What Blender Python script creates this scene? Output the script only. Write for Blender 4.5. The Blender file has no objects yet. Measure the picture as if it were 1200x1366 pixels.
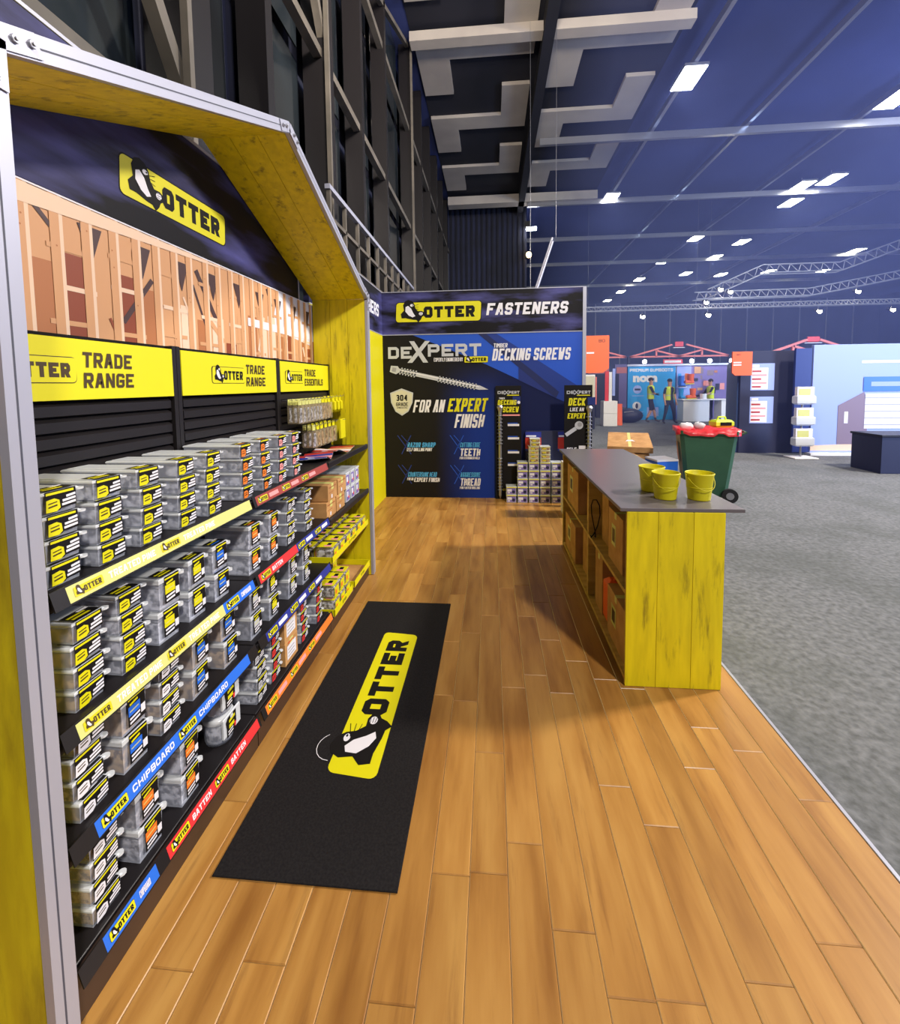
import bpy, math, random
from mathutils import Vector, Matrix
random.seed(7)
SC = bpy.context.scene
COL = SC.collection

# ------------------------------------------------------------------ camera
def make_camera():
    yaw, pitch, roll, f, cx, cy = 0.0856, 0.0669, -0.012, 575.0, 606.35, 551.09
    fw = Vector((-math.sin(yaw), math.cos(yaw), 0)); r = Vector((math.cos(yaw), math.sin(yaw), 0)); u = Vector((0, 0, 1))
    f2 = fw * math.cos(pitch) - u * math.sin(pitch); u2 = u * math.cos(pitch) + fw * math.sin(pitch)
    r3 = r * math.cos(roll) + u2 * math.sin(roll); u3 = u2 * math.cos(roll) - r * math.sin(roll)
    cd = bpy.data.cameras.new('camera'); co = bpy.data.objects.new('camera', cd); COL.objects.link(co)
    m = Matrix((r3, u3, -f2)).transposed().to_4x4(); m.translation = (0, 0, 1.65)
    co.matrix_world = m
    cd.sensor_fit = 'VERTICAL'; cd.sensor_height = 24.0; cd.lens = f / 1366 * 24
    cd.shift_x = (600 - cx) / 1366; cd.shift_y = (cy - 683) / 1366
    cd.clip_start = 0.02; cd.clip_end = 200
    SC.camera = co
make_camera()

# ------------------------------------------------------------------ world, lamps, exposure
SC.view_settings.view_transform = 'Standard'; SC.view_settings.look = 'None'
SC.view_settings.gamma = 1.0; SC.view_settings.use_curve_mapping = False
SC.view_settings.exposure = -0.12
W = bpy.data.worlds.new('world'); SC.world = W; W.use_nodes = True
W.node_tree.nodes['Background'].inputs[0].default_value = (0.80, 0.86, 1.0, 1)
W.node_tree.nodes['Background'].inputs[1].default_value = 0.11

def area(name, loc, target, size, watts, color):
    ld = bpy.data.lights.new(name, 'AREA'); ld.shape = 'SQUARE'; ld.size = size; ld.energy = watts; ld.color = color
    o = bpy.data.objects.new(name, ld); COL.objects.link(o); o.location = loc
    o.rotation_euler = (Vector(target) - Vector(loc)).to_track_quat('-Z', 'Y').to_euler()
    return o
area('hall_flood_lamp', (10.0, 5.2, 8.6), (0.0, 3.4, 0.6), 0.9, 2000, (1.0, 0.91, 0.78))
area('hall_flood_lamp', (5.0, -6.0, 10.0), (0.0, 2.6, 0.6), 0.9, 1500, (1.0, 0.93, 0.84))
area('hall_flood_lamp', (18.0, 12.0, 10.8), (8.0, 14.0, 0.0), 3.0, 1900, (0.74, 0.80, 1.0))
area('ceiling_fill', (0.5, 3.0, 8.0), (1.2, 14.0, 11.4), 1.2, 900, (1.0, 0.90, 0.78))  # added fill light out of view, brightens the cream ceiling panels
area('ceiling_fill', (17.0, 1.0, 3.0), (15.0, 20.0, 11.4), 4.0, 3300, (0.40, 0.55, 1.0))  # added blue fill light out of view, lifts the hazy right ceiling

# ------------------------------------------------------------------ materials
def lin(c):
    return tuple(((x / 255) / 12.92 if x / 255 <= 0.04045 else (((x / 255) + 0.055) / 1.055) ** 2.4) for x in c) + (1,)
MATS = {}
def M(name, rgb=None, rough=0.5, metal=0.0, spec=0.5, emit=0.0, alpha=None, coat=0.0):
    if name in MATS: return MATS[name]
    m = bpy.data.materials.new(name); m.use_nodes = True; MATS[name] = m
    b = m.node_tree.nodes['Principled BSDF']
    b.inputs['Base Color'].default_value = lin(rgb); b.inputs['Roughness'].default_value = rough
    b.inputs['Metallic'].default_value = metal; b.inputs['Specular IOR Level'].default_value = spec
    b.inputs['Coat Weight'].default_value = coat
    if emit:
        b.inputs['Emission Color'].default_value = lin(rgb); b.inputs['Emission Strength'].default_value = emit
    m.diffuse_color = lin(rgb)
    return m
def noisy(name, c1, c2, scale=(1, 1, 1), nscale=5.0, detail=4, lo=0.35, hi=0.65, rough=0.5, bump=0.0, coord='Object', c3=None, dirt=None, metal=0, spec=0.5, rnd=0.0):
    """two-tone procedural material; dirt=(colour, scale xyz, noise scale, lo, hi) lays wear over it"""
    if name in MATS: return MATS[name]
    m = bpy.data.materials.new(name); m.use_nodes = True; MATS[name] = m
    nt = m.node_tree; N = nt.nodes; L = nt.links; b = N['Principled BSDF']
    tc = N.new('ShaderNodeTexCoord'); mp = N.new('ShaderNodeMapping'); mp.inputs['Scale'].default_value = scale
    L.new(tc.outputs[coord], mp.inputs[0])
    if rnd:
        oi = N.new('ShaderNodeObjectInfo'); mu = N.new('ShaderNodeMath'); mu.operation = 'MULTIPLY'; mu.inputs[1].default_value = 37.0
        L.new(oi.outputs['Random'], mu.inputs[0]); L.new(mu.outputs[0], mp.inputs['Location'])
    no = N.new('ShaderNodeTexNoise'); no.inputs['Scale'].default_value = nscale; no.inputs['Detail'].default_value = detail
    L.new(mp.outputs[0], no.inputs['Vector'])
    cr = N.new('ShaderNodeValToRGB'); cr.color_ramp.elements[0].position = lo; cr.color_ramp.elements[0].color = lin(c1)
    cr.color_ramp.elements[1].position = hi; cr.color_ramp.elements[1].color = lin(c2)
    if c3:
        e = cr.color_ramp.elements.new((lo + hi) / 2); e.color = lin(c3)
    L.new(no.outputs[0], cr.inputs[0]); out = cr.outputs[0]
    if rnd:
        hs = N.new('ShaderNodeHueSaturation'); mr = N.new('ShaderNodeMapRange')
        mr.inputs['To Min'].default_value = 1 - rnd; mr.inputs['To Max'].default_value = 1 + rnd
        L.new(oi.outputs['Random'], mr.inputs[0]); L.new(mr.outputs[0], hs.inputs['Value']); L.new(out, hs.inputs['Color']); out = hs.outputs[0]
    if dirt:
        mp2 = N.new('ShaderNodeMapping'); mp2.inputs['Scale'].default_value = dirt[1]; L.new(tc.outputs[coord], mp2.inputs[0])
        n2 = N.new('ShaderNodeTexNoise'); n2.inputs['Scale'].default_value = dirt[2]; n2.inputs['Detail'].default_value = 8; n2.inputs['Roughness'].default_value = 0.65
        L.new(mp2.outputs[0], n2.inputs['Vector'])
        m2 = N.new('ShaderNodeMapRange'); m2.inputs['From Min'].default_value = dirt[3]; m2.inputs['From Max'].default_value = dirt[4]
        L.new(n2.outputs[0], m2.inputs[0]); mx = N.new('ShaderNodeMix'); mx.data_type = 'RGBA'
        L.new(m2.outputs[0], mx.inputs[0]); L.new(out, mx.inputs[6]); mx.inputs[7].default_value = lin(dirt[0]); out = mx.outputs[2]
    L.new(out, b.inputs['Base Color']); b.inputs['Roughness'].default_value = rough; b.inputs['Metallic'].default_value = metal
    b.inputs['Specular IOR Level'].default_value = spec
    if bump:
        bp = N.new('ShaderNodeBump'); bp.inputs['Strength'].default_value = bump; bp.inputs['Distance'].default_value = 0.01
        L.new(no.outputs[0], bp.inputs['Height']); L.new(bp.outputs[0], b.inputs['Normal'])
    m.diffuse_color = lin(c2)
    return m
def clear(name, rgb, amount, rough=0.15):
    if name in MATS: return MATS[name]
    m = M(name, rgb, rough); nt = m.node_tree; N = nt.nodes; L = nt.links
    tr = N.new('ShaderNodeBsdfTransparent'); mx = N.new('ShaderNodeMixShader'); mx.inputs[0].default_value = 1 - amount
    L.new(tr.outputs[0], mx.inputs[1]); L.new(N['Principled BSDF'].outputs[0], mx.inputs[2])
    L.new(mx.outputs[0], N['Material Output'].inputs[0])
    return m
M('black_metal', (27, 24, 26), 0.42, spec=.35); M('black_matt', (19, 17, 18), 0.8, spec=.2); M('print_black', (20, 18, 19), 0.6, spec=.2)
M('aluminium', (172, 173, 188), 0.42, 0.3); M('steel', (170, 170, 176), 0.3, 0.8); M('groove', (70, 72, 86), 0.6)
M('yellow', (208, 198, 8), 0.45); M('ink_yellow', (216, 208, 8), 0.5); M('white', (236, 234, 238), 0.5)
M('print_white', (226, 224, 232), 0.5); M('ink_brown', (66, 48, 16), 0.5); M('blue', (36, 104, 214), 0.45)
M('cyan_ink', (70, 160, 220), 0.5); M('red', (214, 48, 52), 0.45); M('orange', (232, 120, 40), 0.5); M('grey', (150, 150, 158), 0.5)
M('pale_yellow', (204, 204, 122), 0.45); M('pink', (236, 150, 150), 0.5); M('silver_ink', (188, 190, 198), 0.4)
M('dark_navy', (24, 28, 60), 0.6); M('sign_orange', (236, 98, 40), 0.5); M('booth_pink', (226, 120, 112), 0.5)
M('cyan', (20, 150, 226), 0.5); M('lamp_glass', (246, 248, 255), 0.3, emit=40.0); M('spot_glass', (255, 250, 232), 0.3, emit=60.0)
M('warm_glass', (255, 214, 150), 0.3, emit=10.0)
M('strip_clear', (178, 176, 190), 0.2); M('tray_yellow', (222, 214, 6), 0.4)
clear('tub_plastic', (206, 212, 230), 0.64, 0.15); clear('lid_plastic', (228, 232, 238), 0.30, 0.2); clear('bag_clear', (190, 174, 140), 0.75, 0.2)
noisy('screws_silver', (66, 68, 84), (226, 228, 240), nscale=48, detail=3, lo=.40, hi=.60, rough=.35, bump=.4, rnd=.12)
noisy('screws_gold', (90, 62, 40), (212, 180, 134), nscale=48, detail=3, lo=.40, hi=.60, rough=.35, bump=.4, rnd=.12)
noisy('screws_dark', (48, 50, 64), (158, 160, 174), nscale=48, detail=3, lo=.40, hi=.60, rough=.35, bump=.4, rnd=.12)
noisy('floor_wood', (140, 93, 40), (184, 138, 72), scale=(7, 0.9, 1), nscale=1.8, detail=7, lo=.28, hi=.70, c3=(168, 120, 58), rough=.36, bump=.03, rnd=.10,
      dirt=((112, 70, 34), (13, 1.1, 1), 1.6, .56, .84))
M('plank_edge_glint', (226, 196, 146), .4)  # bevel reflections painted as a pale colour along one plank edge
noisy('wood_substrate', (150, 104, 54), (214, 176, 116), nscale=3)  # kept pale so the gaps carry the painted bevel reflections too
noisy('yellow_timber', (214, 196, 8), (232, 214, 14), scale=(4, 4, .6), nscale=6, rough=.5, bump=.1, rnd=.05,
      dirt=((84, 64, 14), (8, 8, 1.1), 2.2, .55, .76))
noisy('yellow_timber_dirty', (190, 168, 14), (206, 188, 18), scale=(4, 4, .8), nscale=6, rough=.6, bump=.1,
      dirt=((96, 76, 20), (5, 5, 1.0), 1.6, .45, .85))
noisy('banner_dark', (16, 14, 20), (84, 84, 146), scale=(.7, .5, 2.8), nscale=2.2, detail=8, lo=.44, hi=.74, rough=.5, spec=.2)
noisy('kick_brown', (48, 34, 30), (62, 44, 36), nscale=3, rough=.3)
noisy('carpet', (84, 86, 88), (120, 122, 126), nscale=26, detail=8, lo=.3, hi=.7, rough=.95, bump=.5,
      dirt=((74, 78, 76), (1, 1, 1), 1.1, .45, .8))
noisy('cardboard', (172, 124, 72), (196, 148, 92), nscale=8, rough=.8, rnd=.08)
noisy('plywood', (170, 138, 62), (198, 162, 84), scale=(1, 8, 8), nscale=3, rough=.6)
noisy('rubber_mat', (25, 23, 25), (34, 32, 33), nscale=120, rough=.9, bump=.1, spec=.15)
noisy('hall_dark', (26, 28, 44), (38, 42, 70), nscale=.6, rough=.8)
noisy('hall_navy', (30, 36, 74), (46, 54, 104), scale=(1, 1, .3), nscale=.5, rough=.8)
noisy('ceiling_haze_blue', (36, 44, 86), (54, 66, 124), nscale=.16, rough=.8)  # blue of the hall haze is put into this base colour
noisy('ceiling_black', (22, 22, 32), (30, 30, 42), nscale=.5, rough=.9)
noisy('ceiling_cream', (168, 158, 150), (190, 180, 168), nscale=.6, rough=.8)
noisy('steel_beige', (84, 78, 70), (108, 100, 90), nscale=2, rough=.6)
noisy('glazing', (16, 18, 22), (44, 50, 54), scale=(1, .5, .4), nscale=.9, detail=3, rough=.12)
noisy('bin_green', (44, 84, 64), (52, 94, 72), nscale=3, rough=.45)
noisy('liner_red', (196, 30, 44), (232, 60, 70), nscale=14, rough=.3, bump=.6)
noisy('denim', (28, 34, 58), (40, 48, 78), nscale=20, rough=.9)
M('skin', (196, 146, 120), .6); M('hair', (34, 26, 24), .8); M('shirt_navy', (26, 28, 44), .8); M('hi_vis', (206, 226, 40), .6)
M('vest_grey', (190, 196, 190), .4); M('boot_brown', (70, 56, 48), .7); M('sock', (60, 60, 66), .9); M('shorts_navy', (30, 32, 52), .8)
M('ground_blue', (24, 78, 190), .45); M('ground_blue_dark', (18, 48, 130), .45); M('ground_navy', (16, 30, 84), .45); M('ground_indigo', (20, 40, 112), .45)
M('stud_light', (232, 200, 172), .5); M('stud_mid', (208, 154, 108), .5); M('stud_dark', (176, 110, 64), .5); M('stud_red', (138, 62, 30), .5); M('stud_shadow', (70, 44, 44), .5)
M('worktop', (100, 94, 101), .30, spec=1.0); M('light_blue_print', (150, 168, 236), .5); M('house_brown', (128, 108, 124), .5); M('poster_purple', (120, 104, 170), .5)
M('pipe_red', (150, 60, 54), .5); M('brochure_red', (176, 52, 44), .35); M('brochure_blue', (40, 52, 140), .35); M('tyre', (22, 22, 26), .8)
M('panel_blue', (52, 78, 130), .6)
def print_ground():
    m = bpy.data.materials.new('print_ground'); m.use_nodes = True; MATS['print_ground'] = m; nt = m.node_tree; N = nt.nodes; L = nt.links
    tc = N.new('ShaderNodeTexCoord'); sp = N.new('ShaderNodeSeparateXYZ'); L.new(tc.outputs['Object'], sp.inputs[0])
    def mr(sock, a, b):
        n = N.new('ShaderNodeMapRange'); n.interpolation_type = 'SMOOTHSTEP'; n.inputs['From Min'].default_value = a; n.inputs['From Max'].default_value = b; L.new(sock, n.inputs[0]); return n.outputs[0]
    def mix(f, a, b):
        n = N.new('ShaderNodeMix'); n.data_type = 'RGBA'; L.new(f, n.inputs[0])
        for k, v in ((6, a), (7, b)):
            if isinstance(v, tuple): n.inputs[k].default_value = lin(v)
            else: L.new(v, n.inputs[k])
        return n.outputs[2]
    mu = N.new('ShaderNodeMath'); mu.operation = 'MULTIPLY'; L.new(mr(sp.outputs[0], -.85, -.12), mu.inputs[0]); L.new(mr(sp.outputs[2], 2.1, 1.0), mu.inputs[1])
    c = mix(mu.outputs[0], (20, 18, 19), (20, 50, 140)); c = mix(mr(sp.outputs[0], -.08, .25), c, (15, 24, 66))
    b = N['Principled BSDF']; L.new(c, b.inputs['Base Color']); b.inputs['Roughness'].default_value = .55; b.inputs['Specular IOR Level'].default_value = .2
print_ground()
M('shield_cream', (206, 202, 180), .4)

# ------------------------------------------------------------------ mesh builder
_glyph = {}
def glyphs(s, bold=0.0):
    k = (s, bold)
    if k in _glyph: return _glyph[k]
    cu = bpy.data.curves.new('t', 'FONT'); cu.body = s; cu.offset = bold; cu.resolution_u = 2; cu.fill_mode = 'FRONT'
    o = bpy.data.objects.new('t', cu); me = o.to_mesh()
    vs = [(v.co.x, v.co.y) for v in me.vertices]; fs = [tuple(p.vertices) for p in me.polygons]
    o.to_mesh_clear(); bpy.data.objects.remove(o); bpy.data.curves.remove(cu)
    x0 = min(v[0] for v in vs); x1 = max(v[0] for v in vs); y0 = min(v[1] for v in vs); y1 = max(v[1] for v in vs)
    vs = [((a - x0) / (x1 - x0), (b - y0) / (y1 - y0)) for a, b in vs]
    _glyph[k] = (vs, fs); return _glyph[k]

class MB:
    def __init__(s): s.v = []; s.f = []; s.m = []; s.mats = []; s.sm = []
    def mi(s, mat):
        if mat not in s.mats: s.mats.append(mat)
        return s.mats.index(mat)
    def add(s, vs, fs, mat, smooth=False):
        o = len(s.v); s.v += [tuple(v) for v in vs]; i = s.mi(mat)
        for f in fs: s.f.append(tuple(o + k for k in f)); s.m.append(i); s.sm.append(smooth)
    def box(s, x0, x1, y0, y1, z0, z1, mat, ch=0.0, edge=None):
        if ch <= 0:
            vs = [(x, y, z) for z in (z0, z1) for y in (y0, y1) for x in (x0, x1)]
            fs = [(0, 2, 3, 1), (4, 5, 7, 6), (0, 1, 5, 4), (2, 6, 7, 3), (0, 4, 6, 2), (1, 3, 7, 5)]
            s.add(vs, fs, mat); return
        c = min(ch, (x1 - x0) * .45, (y1 - y0) * .45, (z1 - z0) * .45)
        vs = []; 
        for z, e in ((z0, c), (z0 + c, 0), (z1 - c, 0), (z1, c)):
            vs += [(x0 + e, y0 + e, z), (x1 - e, y0 + e, z), (x1 - e, y1 - e, z), (x0 + e, y1 - e, z)]
        fs = [(3, 2, 1, 0), (12, 13, 14, 15)]
        for k in range(3):
            for i in range(4):
                a = k * 4 + i; b = k * 4 + (i + 1) % 4; fs.append((a, b, b + 4, a + 4))
        s.add(vs, fs, mat)
        if edge:
            e_ = s.mi(edge)
            s.m[-1] = e_
    def beam(s, a, b, w, h, mat, up=(0, 0, 1)):
        a = Vector(a); b = Vector(b); d = (b - a).normalized(); u = Vector(up)
        r = d.cross(u)
        if r.length < 1e-4: r = d.cross(Vector((0, 1, 0)))
        r.normalize(); u = r.cross(d).normalized(); vs = []
        for p in (a, b):
            for i, j in ((-1, -1), (1, -1), (1, 1), (-1, 1)): vs.append(p + r * (w / 2 * i) + u * (h / 2 * j))
        s.add(vs, [(0, 3, 2, 1), (4, 5, 6, 7), (0, 1, 5, 4), (1, 2, 6, 5), (2, 3, 7, 6), (3, 0, 4, 7)], mat)
    def cyl(s, a, b, r0, mat, r1=None, n=10, cap=True):
        a = Vector(a); b = Vector(b); r1 = r0 if r1 is None else r1; d = (b - a).normalized()
        t = Vector((0, 0, 1)) if abs(d.z) < .9 else Vector((1, 0, 0)); x = d.cross(t).normalized(); y = d.cross(x).normalized()
        vs = []
        for p, r in ((a, r0), (b, r1)):
            for i in range(n): th = 2 * math.pi * i / n; vs.append(p + x * (r * math.cos(th)) + y * (r * math.sin(th)))
        s.add(vs, [(i, i + n, (i + 1) % n + n, (i + 1) % n) for i in range(n)], mat, True)
        if cap: s.add(vs, [tuple(range(n)), tuple(range(2 * n - 1, n - 1, -1))], mat)
    def lathe(s, prof, mat, c=(0, 0, 0), n=24):
        vs = []; fs = []
        for r, z in prof:
            for i in range(n): th = 2 * math.pi * i / n; vs.append((c[0] + r * math.cos(th), c[1] + r * math.sin(th), c[2] + z))
        for k in range(len(prof) - 1):
            for i in range(n): a = k * n + i; b = k * n + (i + 1) % n; fs.append((a, b, b + n, a + n))
        s.add(vs, fs, mat, True)
    def tube(s, pts, r, mat, n=6):
        for a, b in zip(pts, pts[1:]): s.cyl(a, b, r, mat, n=n)
    def ball(s, c, r, mat, n=8, sz=(1, 1, 1)):
        prof = []; vs = []; fs = []
        for k in range(n + 1):
            ph = math.pi * k / n
            for i in range(n * 2):
                th = math.pi * i / n
                vs.append((c[0] + r * sz[0] * math.sin(ph) * math.cos(th), c[1] + r * sz[1] * math.sin(ph) * math.sin(th), c[2] + r * sz[2] * math.cos(ph)))
        for k in range(n):
            for i in range(n * 2): a = k * 2 * n + i; b = k * 2 * n + (i + 1) % (2 * n); fs.append((a, a + 2 * n, b + 2 * n, b))
        s.add(vs, fs, mat, True)
    def build(s, name, parent=None, loc=(0, 0, 0), rot=0.0, **props):
        me = bpy.data.meshes.new(name); me.from_pydata(s.v, [], s.f)
        for m in s.mats: me.materials.append(MATS[m])
        me.polygons.foreach_set('material_index', s.m); me.polygons.foreach_set('use_smooth', s.sm); me.update()
        o = bpy.data.objects.new(name, me); COL.objects.link(o); o.location = loc; o.rotation_euler = (0, 0, rot)
        if parent: o.parent = parent
        for k, v in props.items(): o[k] = v
        return o

# squared block capitals: each letter is one or more centre lines in a unit box (closed ones repeat the first point)
_c = .14
BLK = {
 'A': [[(0, 0), (.42, 1), (.58, 1), (1, 0)], [(.17, .3), (.83, .3)]],
 'B': [[(0, 0), (.85, 0), (1, .12), (1, .38), (.86, .5), (1, .62), (1, .88), (.85, 1), (0, 1), (0, 0)], [(0, .5), (.8, .5)]],
 'C': [[(1, .72), (1, .88), (.85, 1), (.15, 1), (0, .88), (0, .12), (.15, 0), (.85, 0), (1, .12), (1, .28)]],
 'D': [[(0, 0), (.8, 0), (1, .16), (1, .84), (.8, 1), (0, 1), (0, 0)]],
 'E': [[(1, 1), (0, 1), (0, 0), (1, 0)], [(0, .5), (.9, .5)]], 'F': [[(1, 1), (0, 1), (0, 0)], [(0, .5), (.9, .5)]],
 'G': [[(1, .74), (1, .88), (.85, 1), (.15, 1), (0, .88), (0, .12), (.15, 0), (.85, 0), (1, .12), (1, .46), (.55, .46)]],
 'H': [[(0, 0), (0, 1)], [(1, 0), (1, 1)], [(0, .5), (1, .5)]], 'I': [[(0, 0), (0, 1)]],
 'K': [[(0, 0), (0, 1)], [(1, 1), (.2, .5), (1, 0)]], 'L': [[(0, 1), (0, 0), (1, 0)]], 'M': [[(0, 0), (0, 1), (.5, .4), (1, 1), (1, 0)]],
 'N': [[(0, 0), (0, 1), (1, 0), (1, 1)]], 'O': [[(.15, 0), (.85, 0), (1, .13), (1, .87), (.85, 1), (.15, 1), (0, .87), (0, .13), (.15, 0)]],
 'P': [[(0, 0), (0, 1), (.85, 1), (1, .88), (1, .56), (.85, .44), (0, .44)]], 'R': [[(0, 0), (0, 1), (.85, 1), (1, .88), (1, .56), (.85, .44), (0, .44)], [(.5, .44), (1, 0)]],
 'S': [[(1, .74), (1, .88), (.85, 1), (.15, 1), (0, .88), (0, .62), (.15, .5), (.85, .5), (1, .38), (1, .12), (.85, 0), (.15, 0), (0, .12), (0, .26)]],
 'T': [[(0, 1), (1, 1)], [(.5, 1), (.5, 0)]], 'U': [[(0, 1), (0, .13), (.15, 0), (.85, 0), (1, .13), (1, 1)]], 'V': [[(0, 1), (.5, 0), (1, 1)]],
 'W': [[(0, 1), (.25, 0), (.5, .7), (.75, 0), (1, 1)]], 'X': [[(0, 0), (1, 1)], [(0, 1), (1, 0)]], 'Y': [[(0, 1), (.5, .5), (1, 1)], [(.5, .5), (.5, 0)]],
 'Z': [[(0, 1), (1, 1), (0, 0), (1, 0)]], '3': [[(0, 1), (.85, 1), (1, .88), (1, .62), (.85, .5), (1, .38), (1, .12), (.85, 0), (0, 0)], [(.3, .5), (.8, .5)]],
 '4': [[(.8, 0), (.8, 1), (0, .3), (1, .3)]], '0': [[(.15, 0), (.85, 0), (1, .13), (1, .87), (.85, 1), (.15, 1), (0, .87), (0, .13), (.15, 0)]], '-': [[(0, .5), (1, .5)]]}
def ribbon(pts, t):
    closed = pts[0] == pts[-1]; P = [Vector(p) for p in (pts[:-1] if closed else pts)]; n = len(P); Lf = []; Rt = []
    for i in range(n):
        a = P[i - 1] if (i > 0 or closed) else None; b = P[(i + 1) % n] if (i < n - 1 or closed) else None
        d0 = (P[i] - a).normalized() if a is not None else None; d1 = (b - P[i]).normalized() if b is not None else None
        if d0 is None: d0 = d1
        if d1 is None: d1 = d0
        m = (d0 + d1); m = m.normalized() if m.length > 1e-6 else d0; nn = Vector((-m.y, m.x)); c = max(.45, nn.dot(Vector((-d0.y, d0.x))))
        o = nn * (t / 2 / c); Lf.append(P[i] + o); Rt.append(P[i] - o)
    k = n if closed else n - 1
    return [(Lf[i], Rt[i], Rt[(i + 1) % n], Lf[(i + 1) % n]) for i in range(k)]

class Face:
    """a flat artwork plane: origin, u and v directions; layers are stacked along the normal"""
    def __init__(s, mb, o, u, v, gap=0.0006):
        s.mb = mb; s.o = Vector(o); s.u = Vector(u); s.v = Vector(v); s.n = s.u.cross(s.v).normalized(); s.gap = gap
    def p(s, a, b, k): return s.o + s.u * a + s.v * b + s.n * (s.gap * k)
    def poly(s, pts, mat, k=1): s.mb.add([s.p(a, b, k) for a, b in pts], [tuple(range(len(pts)))], mat)
    def rect(s, a, b, w, h, mat, k=1, sh=0.0): s.poly([(a, b), (a + w, b), (a + w + sh * h, b + h), (a + sh * h, b + h)], mat, k)
    def rrect(s, a, b, w, h, r, mat, k=1, sh=0.0):
        pts = []
        for cx, cy, t0 in ((a + w - r, b + r, -90), (a + w - r, b + h - r, 0), (a + r, b + h - r, 90), (a + r, b + r, 180)):
            for i in range(5):
                t = math.radians(t0 + i * 22.5); x = cx + r * math.cos(t); y = cy + r * math.sin(t); pts.append((x + sh * (y - b), y))
        s.poly(pts, mat, k)
    def disc(s, a, b, r, mat, k=1, n=16, ry=None):
        ry = ry or r; s.poly([(a + r * math.cos(2 * math.pi * i / n), b + ry * math.sin(2 * math.pi * i / n)) for i in range(n)], mat, k)
    def line(s, a, b, c, d, w, mat, k=1):
        dx, dy = c - a, d - b; l = math.hypot(dx, dy) or 1; nx, ny = -dy / l * w / 2, dx / l * w / 2
        s.poly([(a - nx, b - ny), (c - nx, d - ny), (c + nx, d + ny), (a + nx, b + ny)], mat, k)
    def text(s, t, a, b, w, h, mat, k=1, bold=0.02, sh=0.0):
        if all(c in BLK or c == ' ' for c in t): return s.block(t, a, b, w, h, mat, k, .13 + bold * 2.2, sh)
        vs, fs = glyphs(t, bold)
        s.mb.add([s.p(a + x * w + sh * y * h, b + y * h, k) for x, y in vs], fs, mat)

def _block(s, t, a, b, w, h, mat, k, wt, sh):
    adv = [(.3 if c in ' I-' else 1.15 if c in 'MW' else 1.0) for c in t]; gap = .18; tot = sum(adv) + gap * (len(t) - 1)
    u = w / tot; x = a; th = min(h * wt, u * .40); fs = []; vs = []
    for c, ad in zip(t, adv):
        if c != ' ':
            lw = u * ad
            for j, pl in enumerate(BLK[c]):
                pts = [(x + (th / 2 + px * (lw - th) if c != 'I' else lw / 2), b + th / 2 + py * (h - th)) for px, py in pl]
                if c in 'AVWXMNYKZ4' or (c == 'R' and j == 1):
                    Y = lambda v: b if v == 0 else (b + h if v == 1 else b + th / 2 + v * (h - th))
                    for i in range(len(pl) - 1):
                        (ax, ay), (bx, by) = pl[i], pl[i + 1]; X0, X1 = x + th / 2 + ax * (lw - th), x + th / 2 + bx * (lw - th); kk = k + .14 * (i + 2 * j)
                        if ay == by:
                            yc = b + th / 2 + ay * (h - th); l_, r_ = min(X0, X1) - (th / 2 if c == 'Z' or (c == 'A' and j == 0) else 0), max(X0, X1) + (th / 2 if c == 'Z' or (c == 'A' and j == 0) else 0)
                            if c == 'A' and i == 1 and j == 0: l_ += th * .0
                            q = [(l_, yc - th / 2), (r_, yc - th / 2), (r_, yc + th / 2), (l_, yc + th / 2)]
                        else:
                            hw = th / 2 * (1 if ax == bx else 1.08)
                            if ay > by: X0, X1, ay, by = X1, X0, by, ay
                            q = [(X0 - hw, Y(ay)), (X0 + hw, Y(ay)), (X1 + hw, Y(by)), (X1 - hw, Y(by))]
                        o = len(vs); vs += [s.p(vx + sh * (vy - b), vy, kk) for vx, vy in q]; fs.append((o, o + 1, o + 2, o + 3))
                    continue
                if c == 'T' and j == 1 or c == 'Y' and j == 1: pts[0] = (pts[0][0], pts[0][1] - (th / 2 if c == 'T' else 0)); pts[-1] = (pts[-1][0], b)
                elif pl[0] != pl[-1]:
                    e = []
                    for i0, i1 in ((0, 1), (-1, -2)):
                        p, q = Vector(pts[i0]), Vector(pts[i1]); d = (p - q).normalized() * (th / 2)
                        if (c in 'AVWXKNMIHZ' or c in 'TEFLPRCGS') and not (c in 'AEFHPRK' and j > 0) and not (c in 'CGS' and abs(d.y) > abs(d.x)): p = p + d * (1 if abs(d.x) < 1e-9 or abs(d.y) < 1e-9 else .6)
                        e.append((p.x, p.y))
                    pts[0], pts[-1] = e
                    pts = [(min(max(px, x), x + lw), min(max(py, b), b + h)) for px, py in pts] if c not in 'I' else pts
                for q in ribbon(pts, th):
                    o = len(vs); vs += [s.p(v.x + sh * (v.y - b), v.y, k + .3 * j + (.15 if (len(fs) % 2) else 0)) for v in q]; fs.append((o + 0, o + 1, o + 2, o + 3))
        x += u * (ad + gap)
    s.mb.add(vs, fs, mat)
Face.block = _block

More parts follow.
